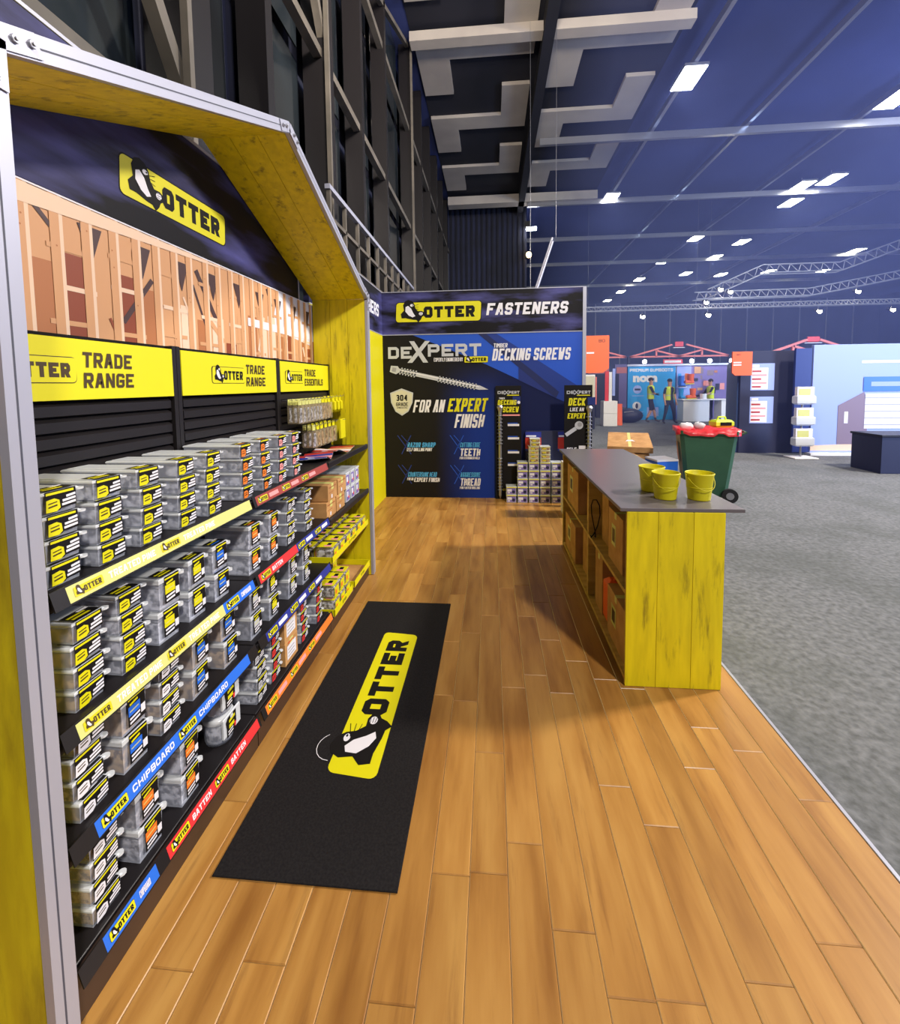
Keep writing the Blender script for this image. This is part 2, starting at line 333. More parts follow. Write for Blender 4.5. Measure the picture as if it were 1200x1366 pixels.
def logo(F, a, b, w, h, k=1, bg='ink_yellow', edge='print_black', ink='print_black', detail=True, sh=0.05):
    """the yellow lozenge with the otter emblem and the word"""
    e = h * .035
    if edge: F.rrect(a - e, b - e, w + 2 * e, h + 2 * e, h * .17, edge, k, sh)
    if bg: F.rrect(a, b, w, h, h * .15, bg, k + 1, sh)
    F.text('OTTER', a + w * .335, b + h * .20, w * .60, h * .58, ink, k + 2, .075)
    P = lambda pts: [(a + x * w + sh * y * h * 0, b + y * h) for x, y in pts]
    F.poly(P([(.07, .20), (.06, .42), (.10, .60), (.09, .88), (.115, 1.08), (.155, 1.15), (.20, 1.08), (.225, .92), (.235, .72), (.265, .55), (.31, .56), (.345, .48), (.35, .36),
              (.315, .26), (.30, .12), (.27, -.02), (.245, .10), (.20, .12), (.12, .20)]), ink, k + 3)
    F.poly(P([(.115, .55), (.12, .78), (.15, .84), (.185, .70), (.21, .46), (.235, .30), (.20, .24), (.155, .34)]), 'print_white', k + 4)
    if detail:
        F.disc(a + w * .195, b + h * .86, w * .022, 'print_white', k + 4, 10, h * .07)
        F.disc(a + w * .205, b + h * .87, w * .008, ink, k + 5, 8, h * .025)
        F.disc(a + w * .30, b + h * .42, w * .024, 'print_white', k + 4, 10, h * .09)
        for i in range(3):
            F.line(a + w * .20, b + h * (.80 - i * .05), a + w * .275, b + h * (.90 - i * .13), h * .014, ink, k + 5)
            F.line(a + w * .285, b + h * (.38 + i * .05), a + w * .318, b + h * (.36 + i * .07), h * .014, ink, k + 5)
        F.line(a + w * .14, b + h * .36, a + w * .12, b + h * .50, h * .02, ink, k + 5)

def thing(name, label, cat, loc=(0, 0, 0), group=None, rot=0.0):
    o = bpy.data.objects.new(name, None); COL.objects.link(o); o.location = loc; o.rotation_euler = (0, 0, rot)
    o.empty_display_size = .1; o['label'] = label; o['category'] = cat
    if group: o['group'] = group
    return o
def tag(o, label, cat, group=None):
    o['label'] = label; o['category'] = cat
    if group: o['group'] = group
    return o
def struct(o, label=None):
    o['kind'] = 'structure'
    if label: o['label'] = label; 
    return o

# ------------------------------------------------------------------ the hall
def hall():
    m = MB(); m.box(-3.2, 46, -9, 58, -0.10, -0.045, 'carpet'); struct(m.build('floor'), 'grey mottled hall carpet beyond the stand')
    # ceiling
    m = MB(); m.box(-3.2, 46, -9, 58, 11.5, 11.7, 'ceiling_haze_blue'); ce = struct(m.build('ceiling'), 'high dark hall ceiling with haze blue in its colour')
    def panel(pts, z0=11.36, z1=11.48):
        m = MB(); n = len(pts); vs = [(x, y, z0) for x, y in pts] + [(x, y, z1) for x, y in pts]
        m.add(vs, [tuple(range(n - 1, -1, -1)), tuple(range(n, 2 * n))] + [(i, (i + 1) % n, (i + 1) % n + n, i + n) for i in range(n)], 'ceiling_cream')
        m.build('ceiling_panel', ce)
    m = MB(); m.box(-2.2, 5.4, -2, 24.8, 11.485, 11.498, 'ceiling_black'); m.build('acoustic_lining', ce)
    for col in (-2.15, 1.78):
        for k in range(6):
            Y = 9.2 + 3.6 * k - 3.6
            if Y > 22: continue
            panel([(col, Y), (col + 2.55, Y), (col + 2.55, Y - 1.55), (col + 3.45, Y - 1.55), (col + 3.45, Y + .75), (col + .95, Y + .75), (col + .95, Y + 2.3), (col, Y + 2.3)])
    m = MB()
    m.box(1.45, 1.75, 2, 24.8, 10.95, 11.45, 'ceiling_black'); m.build('roof_beam', ce)
    m = MB(); m.box(-2.2, 5.4, 12.4, 12.75, 11.1, 11.36, 'ceiling_cream'); m.build('roof_beam', ce)
    m = MB(); m.box(-2.2, 5.4, 23.0, 23.6, 10.95, 11.36, 'ceiling_cream'); m.build('roof_beam', ce)
    for x0, y0, x1, y1 in ((6.1, 9, 6.1, 23), (9.5, 12, 9.5, 50), (13.4, 10, 13.4, 52), (20, 12, 20, 52)):
        m = MB(); m.beam((x0, y0, 11.2), (x1, y1, 11.2), .12, .2, 'steel'); m.build('roof_rail', ce)
    for y in (17.5, 23.3, 29, 35, 43):
        m = MB(); m.beam((1.9, y, 10.9), (30, y, 10.9), .14, .25, 'steel'); m.build('roof_rail', ce)
    # far dark ribbed wall
    m = MB(); m.box(-2.4, 1.9, 24.9, 25.1, 0, 11.5, 'hall_dark'); wb = struct(m.build('wall_far'), 'black ribbed wall high behind the stand')
    rm = MB(); rm.box(-.05, .05, -.09, .0, 0, 11.4, 'ceiling_black')
    first = rm.build('rib', wb, (-2.2, 24.9, 0))
    for k in range(1, 15):
        c = first.copy(); COL.objects.link(c); c.parent = wb; c.location = (-2.2 + .29 * k, 24.9, 0)
    m = MB(); m.box(1.8, 2.0, 24.9, 56, 0, 11.5, 'hall_dark'); struct(m.build('wall_side'))
    m = MB(); m.box(1.9, 46, 56, 56.3, 0, 11.5, 'hall_navy'); wf = struct(m.build('wall_back'), 'navy curtain wall at the end of the hall')
    for k in range(14):
        m = MB(); m.cyl((4 + 3 * k, 55.9, 0), (4 + 3 * k, 55.9, 11.4), .07, 'steel', n=6); m.build('drape_pole', wf)
    m = MB(); m.box(46, 46.3, -9, 56, 0, 11.5, 'hall_navy'); struct(m.build('wall_right'))
    # left glazed wall
    m = MB(); m.box(-3.0, -2.9, -3, 24.9, 0, 11.5, 'hall_dark'); wl = struct(m.build('wall_left'), 'tall dark glazed wall with steel framing')
    ys = [-1.5, .2, 1.8, 3.43, 4.6, 6.35, 8.03, 9.9, 13.1, 15.0, 17.0, 19.2, 21.4, 23.6]
    for i, y in enumerate(ys):
        m = MB(); w = .34 if i in (3, 5, 8, 11) else .14
        m.box(-2.62, -2.3, y - w / 2, y + w / 2, 0, 11.45, 'black_metal', .01)
        m.build('mullion', wl)
        if i in (3, 5, 8): 
            m = MB(); m.box(-2.28, -2.22, y - w / 2 - .06, y - w / 2 - .01, 0, 11.4, 'steel_beige'); m.build('edge_trim', wl)
    for a, b in zip(ys, ys[1:]):
        for z0, z1 in ((0, 3.5), (3.7, 6.2), (6.4, 9.0), (9.2, 11.4)):
            m = MB(); m.box(-2.72, -2.70, a + .17, b - .17, z0, z1, 'glazing'); m.build('pane', wl)
    for z, t in ((3.6, .14), (6.3, .12), (9.1, .14)):
        m = MB(); m.beam((-2.4, -2, z), (-2.4, 24.8, z), .12, t, 'steel_beige'); m.build('transom', wl)
    for a, b in (((-2.35, 4.7, 9.1), (-2.35, 6.3, 6.4)), ((-2.35, 8.1, 9.2), (-2.35, 12.8, 11.3)), ((-2.35, 1.9, 6.3), (-2.35, 3.4, 3.7))):
        m = MB(); m.beam(a, b, .1, .1, 'steel_beige'); m.build('brace', wl)
    # gallery railing along the left wall
    t = thing('gallery_railing', 'pale steel railing along the glazed wall, above the yellow gable', 'railing', (-2.1, 5.6, 3.3))
    m = MB(); m.beam((0, 0, .93), (0, 6.1, .93), .07, .06, 'aluminium'); m.build('top_rail', t)
    m = MB(); m.beam((0, 0, .55), (0, 6.1, .55), .05, .05, 'steel_beige'); m.build('mid_rail', t)
    m = MB(); m.beam((0, 0, .05), (0, 6.1, .05), .1, .14, 'steel_beige'); m.build('bottom_rail', t)
    for k in range(11):
        m = MB(); m.beam((0, .05 + .6 * k, 0), (0, .05 + .6 * k, .9), .05, .05, 'steel_beige', up=(0, 1, 0)); m.build('baluster', t)
    for k in range(6):
        m = MB(); m.beam((0, .3 + 1.1 * k, .05), (-.79, .3 + 1.1 * k, .05), .05, .08, 'steel_beige'); m.build('wall_bracket', t)
hall()

def ceiling_lamp(x, y, label, z=11.0, w=.7, l=1.15, glass='lamp_glass'):
    t = thing('high_bay_lamp', label, 'ceiling light', (x, y, z), 'high bay lamps of the hall ceiling')
    m = MB(); m.box(-w / 2, w / 2, -l / 2, l / 2, 0, .09, 'steel', .01); m.cyl((0, 0, .09), (0, 0, 11.42 - z), .015, 'steel', n=6); m.build('housing', t)
    m = MB(); m.box(-w * .46, w * .46, -l * .46, l * .46, -.012, 0, glass); m.build('lens', t)
LP = [(6.13, 14.57, 'largest and nearest of the bright ceiling lamps, above the striped ceiling edge'), (6.09, 23.2, 'bright ceiling lamp at the far end of the cream ceiling panels'),
      (15.0, 22.9, 'wide white ceiling lamp, left of the bright pair at right'), (15.9, 22.3, 'white ceiling lamp just right of the wide lamp of the bright cluster'),
      (15.8, 24.9, 'small ceiling lamp just below the wide lamp of the bright cluster'), (13.4, 30.2, 'oval ceiling lamp, highest in the receding left row of lamps'),
      (16.9, 31.4, 'oval ceiling lamp, highest in the receding right row of lamps'), (13.4, 35.7, 'ceiling lamp second from the top in the left receding row'),
      (16.9, 34.9, 'ceiling lamp second from the top in the right receding row'), (13.5, 41.4, 'ceiling lamp third from the top in the left receding row'),
      (16.9, 39.8, 'ceiling lamp third from the top in the right receding row'), (13.4, 46.7, 'ceiling lamp fourth from the top in the left receding row'),
      (13.3, 51.5, 'smallest farthest ceiling lamp of the left receding row'), (20.2, 40.6, 'small ceiling lamp right of the two receding rows'),
      (13.58, 16.3, 'bright ceiling lamp cut by the right edge of the photo'), (23.8, 40.0, 'faint small ceiling lamp above the long truss'),
      (26.5, 34.5, 'faint ceiling lamp above the right end of the upper truss'), (28.5, 40.5, 'faint ceiling lamp right of the upper truss middle')]
for x, y, l in LP: ceiling_lamp(x, y, l)
m_ = MB()

def truss(name, pts, s, label, group='lighting trusses'):
    o0 = Vector(pts[0]); t = thing(name, label, 'truss', o0, group)
    ch = []
    for i, (dy, dz) in enumerate(((-s, -s), (s, -s), (0, s))):
        m = MB(); m.tube([Vector(p) - o0 + Vector((0, dy, dz)) for p in pts], .035, 'aluminium', 6); m.build('chord', t)
    m = MB()
    for a, b in zip(pts, pts[1:]):
        a = Vector(a) - o0; b = Vector(b) - o0; n = max(2, int((b - a).length / (s * 2.2)))
        for k in range(n):
            p = a.lerp(b, k / n); q = a.lerp(b, (k + .5) / n); r = a.lerp(b, (k + 1) / n)
            m.cyl(p + Vector((0, -s, -s)), q + Vector((0, 0, s)), .02, 'aluminium', n=4, cap=False); m.cyl(q + Vector((0, 0, s)), r + Vector((0, -s, -s)), .02, 'aluminium', n=4, cap=False)
    m.build('lacing', t)
    for q in (0, len(pts) - 1):
        p = Vector(pts[q]) - o0; m = MB(); m.cyl(p + Vector((.1 if q == 0 else -.1, 0, s)), (p.x + (.1 if q == 0 else -.1), p.y, 11.49 - o0.z), .005, 'steel', n=5); m.build('suspension_cable', t)
truss('lighting_truss', [(5.3, 25, 5.72), (22.5, 25, 5.75)], .12, 'long straight aluminium truss above the far booths')
truss('lighting_truss', [(11.1, 25, 6.3), (17.0, 25, 6.35), (21.8, 25, 7.2)], .20, 'lower bent aluminium truss over the right booths')
truss('lighting_truss', [(12.0, 25.5, 6.5), (14.9, 25.5, 7.75), (18.8, 25.5, 7.75), (22.0, 25.5, 8.9)], .24, 'upper bent aluminium truss over the right booths')
truss('lighting_truss', [(1.7, 12.4, 5.6), (1.2, 12.4, 4.1)], .06, 'short steep truss leg seen left above the FASTENERS wall')
def spot(x, y, z, label):
    t = thing('truss_spotlight', label, 'spotlight', (x, y, z), 'spotlights hung from the trusses')
    m = MB(); m.cyl((0, 0, 0), (0, .28, .1), .13, 'black_metal', r1=.09, n=12); m.cyl((0, .1, .08), (0, .1, .46), .015, 'steel', n=6); m.build('can', t)
    m = MB(); m.lathe([(0.001, 0), (.13, 0.0)], 'spot_glass', n=14)
    o = m.build('lens', t, (0, -.012, 0)); o.rotation_euler = (math.radians(82), 0, 0)
for a in [(8.3, 24.8, 5.25, 'brightest spotlight under the left end of the long truss'), (11.75, 24.8, 5.25, 'second spotlight from left under the long truss'),
          (17.4, 24.8, 5.3, 'third spotlight from left under the long truss'), (21.0, 24.8, 5.3, 'rightmost spotlight under the long truss'),
          (12.25, 24.6, 6.55, 'left of the twin spotlights at the truss joint'), (12.75, 24.6, 6.42, 'right of the twin spotlights at the truss joint'),
          (19.1, 24.6, 6.25, 'spotlight under the right part of the lower bent truss'), (11.6, 24.75, 5.92, 'small spotlight at the left end of the lower bent truss')]: spot(*a)
t = thing('wall_lamp', 'small warm lamp beside the ribbed wall', 'wall lamp', (1.98, 24.5, 8.7))
m = MB(); m.box(-.12, .0, -.06, .06, -.2, .2, 'black_metal', .01); m.build('bracket', t)
m = MB(); m.ball((.1, -.02, .0), .16, 'warm_glass', 8); m.build('bulb', t)
t = thing('wall_lamp', 'white square lamp above the warm wall lamp', 'wall lamp', (2.15, 24.5, 10.2))
m = MB(); m.box(-.3, .0, -.06, .06, -.05, .3, 'black_metal', .01); m.build('bracket', t)
m = MB(); m.box(-.2, .35, -.1, .1, -.18, -.03, 'lamp_glass', .02); m.build('lens', t)

# ------------------------------------------------------------------ the stand: timber platform
YF0, YF1, XF0, XF1 = -.6, 6.2, -1.62, 1.324
def platform():
    m = MB(); m.box(XF0, XF1, YF0, YF1, -.045, -.006, 'wood_substrate'); fl = struct(m.build('floor'), 'timber plank floor of the stand')
    pw = .1275; n = int(round((XF1 - XF0) / pw)); pw = (XF1 - XF0) / n; rd = random.Random(3)
    for i in range(n):
        y = YF0 - rd.random() * .9
        while y < YF1:
            L = rd.choice((.48, .62, .8, .95, 1.15)); a = max(y, YF0); b = min(y + L, YF1); y += L
            if b - a < .03: continue
            m = MB(); g = .0006; m.box(XF0 + i * pw + g, XF0 + (i + 1) * pw - g, a + g, b - g, -.0059, 0, 'floor_wood', .0028, 'plank_edge_glint')
            m.build('plank', fl)
    m = MB(); m.box(XF1 + .001, XF1 + .018, YF0, YF1, -.045, .001, 'aluminium', .002); tr = struct(m.build('trim_1'), 'aluminium edge strip of the timber floor')
    m = MB(); m.box(XF1 + .018, XF1 + .03, YF0, YF1, -.045, -.02, 'black_matt'); struct(m.build('trim_2'))
platform()

# ------------------------------------------------------------------ back wall graphics on the left
XW = -1.511
def back_wall():
    m = MB(); m.box(XW - .05, XW - .002, -.6, 3.64, 0, 2.33, 'black_matt'); m.box(XW - .05, XW - .002, -.6, 3.33, 2.33, 2.89, 'banner_dark'); 
    w = struct(m.build('wall_stand_left'), 'stand wall behind the shelving'); 
    m = MB(); m.box(XW - .05, XW + .004, -.6, 3.34, 2.89, 2.905, 'aluminium', .001); m.box(XW - .05, XW + .004, 3.33, 3.345, 2.33, 2.905, 'aluminium', .001); m.build('frame_rail', w)
    m = MB(); m.box(XW - .002, XW, -.6, 3.33, 2.335, 2.889, 'banner_dark'); m.build('dark_banner', w)
    m = MB(); F = Face(m, (XW, 0, 0), (0, 1, 0), (0, 0, 1)); logo(F, 1.70, 2.452, .70, .165, 1); m.build('otter_logo', w)
    # printed picture of a timber house frame
    m = MB(); m.box(XW - .002, XW, .5, 3.6, 1.60, 2.33, 'stud_mid'); F = Face(m, (XW, 0, 0), (0, 1, 0), (0, 0, 1), .0005)
    rd = random.Random(11)
    F.poly([(3.0, 2.33), (2.9, 2.05), (3.6, 1.98), (3.6, 2.33)], 'print_white', 1)
    for k in range(26):
        y = .6 + k * .118; c = rd.choice(('stud_light', 'stud_red', 'stud_dark', 'stud_dark', 'stud_mid')); z = 1.62 + rd.random() * .3
        F.rect(y, z, .10, .12 + rd.random() * .25, c, 1.5)
    for k in range(22):
        y = .6 + rd.random() * 2.9; z = 1.65 + rd.random() * .6
        F.line(y, z, y + rd.uniform(-.18, .18), min(2.31, z + rd.uniform(.12, .3)), rd.uniform(.012, .03), rd.choice(('stud_light', 'stud_mid', 'stud_red', 'stud_shadow')), 3 + k * .04)
    for z, c in ((2.02, 'stud_light'), (1.88, 'stud_mid'), (2.16, 'stud_mid')): 
        for k in range(12): F.rect(.62 + k * .25 + rd.random() * .05, z + rd.uniform(-.03, .03), .16, .018, c, 4 + k * .03)
    for k in range(9):
        y = 1.5 + k * .24; F.poly([(y, 2.26), (y + .10, 2.26), (y + .05 , 2.12)], 'stud_shadow', 4.5)
    F.rect(2.6, 2.03, .95, .05, 'print_white', 4.8)
    for k in range(24):
        y = .95 + k * .112 + rd.uniform(-.008, .008)
        F.rect(y, 1.60, .034, .73, 'stud_mid', 5); F.rect(y + .034, 1.60, .013, .73, 'stud_light', 5)
        for j in range(2): F.disc(y + rd.uniform(.006, .026), 1.7 + rd.random() * .55, .0035, 'stud_dark', 6, 6)
    F.poly([(.5, 2.20), (1.2, 2.25), (1.9, 2.29), (2.5, 2.322), (.5, 2.322)], 'stud_light', 6.5)
    F.rect(.5, 2.325, 3.1, .006, 'print_white', 7)
    m.build('timber_frame_print', w)
    # wall run between the shelving and the far wall
    X2 = -1.563
    m = MB(); m.box(X2 - .05, X2, 3.655, 6.17, 0, 2.365, 'yellow'); m.box(X2 - .05, X2, 3.655, 6.17, 2.37, 2.97, 'banner_dark'); w2 = struct(m.build('wall_left_return'), 'bright yellow wall with dark header left of the printed far wall')
    m = MB(); m.box(X2 - .05, X2 + .003, 3.655, 6.165, 2.362, 2.373, 'aluminium'); m.box(X2 - .05, X2 + .003, 3.65, 6.165, 2.97, 2.98, 'aluminium'); m.build('frame_rail', w2)
    m = MB(); F = Face(m, (X2, 0, 0), (0, 1, 0), (0, 0, 1)); F.text('FASTENERS', 4.80, 2.60, 1.18, .17, 'print_white', 1, .03, .15); m.build('lettering', w2)
back_wall()

# ------------------------------------------------------------------ printed far wall
YW = 6.169
def far_wall():
    x0, x1 = -1.563, 1.262
    m = MB(); m.box(x0, x1, YW, YW + .05, 0, 2.36, 'print_ground'); w = struct(m.build('wall_stand_far'), 'printed far wall advertising decking screws')
    m = MB(); m.box(x0, x1, YW - .003, YW + .05, 2.372, 2.965, 'banner_dark'); m.build('header_banner', w)
    m = MB(); m.box(x0, x1, YW - .006, YW + .05, 2.36, 2.372, 'aluminium'); m.box(x0, x1, YW - .006, YW + .05, 2.965, 2.975, 'aluminium'); m.build('frame_rail', w)
    m = MB(); m.box(x1, x1 + .048, YW - .012, YW + .06, 0, 2.975, 'aluminium', .004); m.build('frame_post', w)
    # artwork grid: 1000 x 810 units spread over the printed panel
    def A(a, b):  # grid -> metres on the wall
        return (x0 + (a - 112) / 1000 * (x1 - x0), 2.36 - (b - 288) / 812 * 2.36)
    m = MB(); F = Face(m, (0, YW, 0), (1, 0, 0), (0, 0, 1), .0008)
    P = lambda pts, c, k: F.poly([A(*p) for p in pts], c, k)
    P([(270, 289), (1111, 289), (1111, 640), (985, 600), (640, 438), (400, 340)], 'ground_blue', 2)
    P([(600, 289), (690, 289), (1111, 560), (1111, 660), (985, 605)], 'ground_blue_dark', 3); P([(600, 289), (640, 289), (1000, 575), (985, 605)], 'ground_navy', 5)
    P([(800, 430), (860, 470), (985, 560), (985, 605), (800, 515)], 'ground_indigo', 4)
    m.build('colour_fields', w)
    m = MB(); F = Face(m, (0, YW - .006, 0), (1, 0, 0), (0, 0, 1), .0008)
    def T(s, a, b, a2, b2, c, sh=.0, bold=.02, k=1):
        p = A(a, b2); q = A(a2, b); m_ = MB(); F_ = Face(m_, (0, YW - .006, 0), (1, 0, 0), (0, 0, 1), .0008); F_.text(s, p[0], p[1], q[0] - p[0], q[1] - p[1], c, k, bold, sh); m_.build('lettering', w)
    T('DE', 140, 345, 262, 403, 'silver_ink', 0, .05); T('PERT', 345, 335, 615, 395, 'silver_ink', 0, .05)
    T('X', 240, 318, 345, 424, 'silver_ink', .1, .04, 2)
    T('EXPERTLY ENGINEERED BY', 375, 402, 522, 420, 'print_white')
    p = A(530, 427); q = A(647, 398); logo(F, p[0], p[1], q[0] - p[0], q[1] - p[1], 2, detail=False)
    T('TIMBER', 676, 337, 745, 357, 'print_white', .1); T('DECKING SCREWS', 668, 362, 1050, 420, 'print_white', .15, .04)
    T('FOR AN', 262, 608, 420, 670, 'print_white', .2, .01); T('EXPERT', 440, 602, 636, 668, 'ink_yellow', .2, .05); T('FINISH', 474, 680, 620, 748, 'print_white', .2, .01)
    for a, b, s1, s2, s3 in ((180, 785, 'RAZOR SHARP', 'SELF-DRILLING POINT', None), (180, 935, 'COUNTERSUNK HEAD', 'EXPERT FINISH', 'FOR AN'),
                             (452, 785, 'CUTTING EDGE', 'TEETH', 'FOR A STRONGER HOLD'), (452, 935, 'AGGRESSIVE', 'THREAD', 'FOR FASTER DRILLING')):
        for (c, d, e, f) in ((a, b, a + 70, b + 95), (a + 70, b, a + 20, b + 95), (a + 20, b, a + 60, b + 45)):
            p = A(c, d); q = A(e, f); F.line(p[0], p[1], q[0], q[1], .012, 'ground_blue_dark' if a < 300 else 'ground_blue', 1)
        big = s2 in ('TEETH', 'THREAD')
        T(s1, a + 50, b + 36, a + (200 if len(s1) > 12 else 195 if a < 300 else 152), b + 60, 'cyan_ink', .15, .03)
        if big: T(s2, a + 50, b + 66, a + 152, b + 104, 'print_white', .12, .05); T(s3, a + 48, b + 108, a + 150, b + 120, 'print_white', .1, .02)
        elif s3: T(s3, a + 46, b + 64, a + 78, b + 78, 'print_white', .1, .02); T(s2, a + 82, b + 64, a + 214, b + 86, 'print_white', .15, .04)
        else: T(s2, a + 46, b + 64, a + 178, b + 80, 'print_white', .15, .03)
    m.build('otter_logo', w)
    # printed screw, diagonal
    m = MB(); F = Face(m, (0, YW - .006, 0), (1, 0, 0), (0, 0, 1), .0008); a = A(150, 452); b = A(640, 558)
    def L(t, off): 
        dx, dy = b[0] - a[0], b[1] - a[1]; l = math.hypot(dx, dy); return (a[0] + dx * t - dy / l * off, a[1] + dy * t + dx / l * off)
    F.poly([L(0, -.045), L(.07, -.06), L(.09, -.03), L(.93, -.03), L(1.02, 0), L(.93, .03), L(.09, .03), L(.07, .06), L(0, .045)], 'silver_ink', 1)
    F.poly([L(.10, .004), L(.92, .004), L(.92, .018), L(.10, .018)], 'print_white', 2); F.poly([L(.02, -.03), L(.06, -.03), L(.06, .03), L(.02, .03)], 'grey', 2)
    for k in range(6): t = .10 + k * .03; F.poly([L(t, -.05), L(t + .012, -.05), L(t + .025, .05), L(t + .01, .05)], 'silver_ink', 1)
    for k in range(12): t = .50 + k * .034; F.poly([L(t, -.045), L(t + .01, -.045), L(t + .02, .045), L(t + .008, .045)], 'silver_ink', 1)
    m.build('printed_screw', w)
    m = MB(); F = Face(m, (0, YW - .006, 0), (1, 0, 0), (0, 0, 1), .0008)
    sh = [(206, 550), (266, 572), (262, 620), (240, 665), (206, 686), (172, 665), (150, 620), (146, 572)]
    F.poly([A(*p) for p in sh], 'silver_ink', 1); F.poly([A(206 + (x - 206) * .9, 617 + (y - 617) * .9) for x, y in sh], 'shield_cream', 2)
    def T(s, a, b, a2, b2, c, sh=.0, bold=.02, k=3):
        p = A(a, b2); q = A(a2, b); F.text(s, p[0], p[1], q[0] - p[0], q[1] - p[1], c, k, bold, sh)
    T('304', 176, 582, 236, 612, 'print_black', 0, .04); T('GRADE', 176, 620, 238, 638, 'print_black', 0, .02); T('STAINLESS STEEL', 180, 642, 236, 650, 'print_black', 0, .0)
    m.build('shield_emblem', w)
    m = MB(); F = Face(m, (0, YW - .003, 0), (1, 0, 0), (0, 0, 1), .0008); logo(F, -1.36, 2.545, 1.21, .272, 1, edge='print_black'); m.build('otter_logo', w)
    m = MB(); F = Face(m, (0, YW - .003, 0), (1, 0, 0), (0, 0, 1), .0008); F.text('FASTENERS', -.07, 2.615, 1.12, .165, 'print_white', 1, .04, .16); m.build('lettering', w)
far_wall()

# ------------------------------------------------------------------ yellow gable portal
def portal():
    Xp = -1.03; Yn, Yf = .887, 3.58; t = .055; Ze, Za = 2.369, 2.95; Ya = (Yn + Yf) / 2
    T = thing('gable_frame', 'yellow timber gable frame with white aluminium edge around the shelving', 'display frame', (Xp, Ya, 0))
    o = Vector((Xp, Ya, 0))
    def bx(m, x0, x1, y0, y1, z0, z1, mat, ch=0): m.box(x0 - o.x, x1 - o.x, y0 - o.y, y1 - o.y, z0, z1, mat, ch)
    Xb = -1.505; XE = Xp - .02
    for s, (ya, yb) in enumerate(((Yn - t, Yn), (Yf, Yf + t))):
        m = MB(); bx(m, Xb, XE - .004, ya + .012, yb - .012, .002, Ze, 'yellow_timber_dirty'); sp = m.build('side_panel', T)
        n = 3; w = (XE - .004 - Xb) / n
        for k in range(n):
            for (c, d) in ((ya, ya + .0118), (yb - .0118, yb)):
                m = MB(); bx(m, Xb + k * w + .0015, Xb + (k + 1) * w - .0015, c, d, .002, Ze, 'yellow_timber_dirty' if (s == 0 and c == ya) else 'yellow_timber', .002); m.build('plank', sp)
        m = MB(); bx(m, XE - .003, Xp, ya, yb, .002, Ze + .02, 'aluminium', .003)
        F = Face(m, (0, (ya + yb) / 2 - o.y, 0), (0, 1, 0), (0, 0, 1)); F.rect(-.006, .01, .004, Ze - .01, 'groove', 1); m.build('edge_profile', T)
        m = MB(); bx(m, XE - .003, Xp + .001, ya - .012 * (1 - s), yb + .012 * s, Ze - .01, Ze + .052, 'aluminium', .002); m.build('eave_cap', T)
    # sloping roof panels
    for s in (0, 1):
        a = Vector((0, Yn, Ze)) if s == 0 else Vector((0, Yf, Ze)); b = Vector((0, Ya, Za)); d = (b - a); n_ = Vector((0, -d.z, d.y)).normalized()
        if n_.z < 0: n_ = -n_
        def slab(x0, x1, h0, h1, mat, m, e0=0., e1=0.):
            A_ = a + d * e0; B_ = b - d * e1; c = []
            for x in (x0, x1):
                ta = Vector((0, a.y, 0)); pts = [A_ + n_ * h0, B_ + n_ * h0, B_ + n_ * h1, A_ + n_ * h1]
                # mitre at apex and eave
                pts[1].y = Ya if e1 == 0 else pts[1].y; pts[2].y = Ya if e1 == 0 else pts[2].y
                if e1 == 0: pts[1].z = Za + h0 / n_.z; pts[2].z = Za + h1 / n_.z
                yo = a.y - (t if s == 0 else -t) * (h1 / t) * .45
                pts[3] = Vector((0, yo, Ze + (h1) / n_.z - abs(yo - a.y) * abs(d.z / d.y)))
                c += [(x - o.x, p.y - o.y, p.z) for p in pts]
            m.add(c, [(0, 1, 2, 3), (7, 6, 5, 4), (0, 4, 5, 1), (1, 5, 6, 2), (2, 6, 7, 3), (3, 7, 4, 0)], mat)
        m = MB(); slab(Xb, XE - .004, .012, .04, 'yellow_timber_dirty', m); rp = m.build('roof_panel', T)
        w = (XE - .004 - Xb) / 3
        for k in range(3):
            m = MB(); slab(Xb + k * w + .0015, Xb + (k + 1) * w - .0015, 0, .0118, 'yellow_timber', m); m.build('plank', rp)
        m = MB(); slab(XE - .003, Xp, 0, t, 'aluminium', m); 
        A_ = a + n_ * (t * .45); B_ = b + n_ * (t * .45)
        m.add([(.0008, p.y - o.y, p.z) for p in (A_, B_, B_ + n_ * .004, A_ + n_ * .004)], [(0, 1, 2, 3)] if s == 0 else [(3, 2, 1, 0)], 'groove'); m.build('edge_profile', T)
    # corner plates with bolts
    sl = math.atan2(Za - Ze, Ya - Yn)
    for (cy, cz, arms) in ((Yn - t / 2, Ze + .02, ((-math.pi / 2), sl)), (Ya, Za + t / 2 + .003, (math.pi + sl, -sl)), (Yf + t / 2, Ze + .02, (-math.pi / 2, math.pi - sl))):
        m = MB(); cp = None
        for a_ in arms:
            dy, dz = math.cos(a_), math.sin(a_); m.beam((.0035, cy - o.y, cz), (.0035, cy - o.y + dy * .105, cz + dz * .105), .05, .003, 'aluminium', up=(1, 0, 0))
        cp = m.build('corner_plate', T)
        for a_ in arms:
            dy, dz = math.cos(a_), math.sin(a_)
            for q in (.045, .085):
                m = MB(); y = cy - o.y + dy * q; z = cz + dz * q; m.cyl((.005, y, z), (.012, y, z), .009, 'steel', n=6); m.cyl((.012, y, z), (.016, y, z), .004, 'steel', n=6); m.build('bolt', cp)
portal()

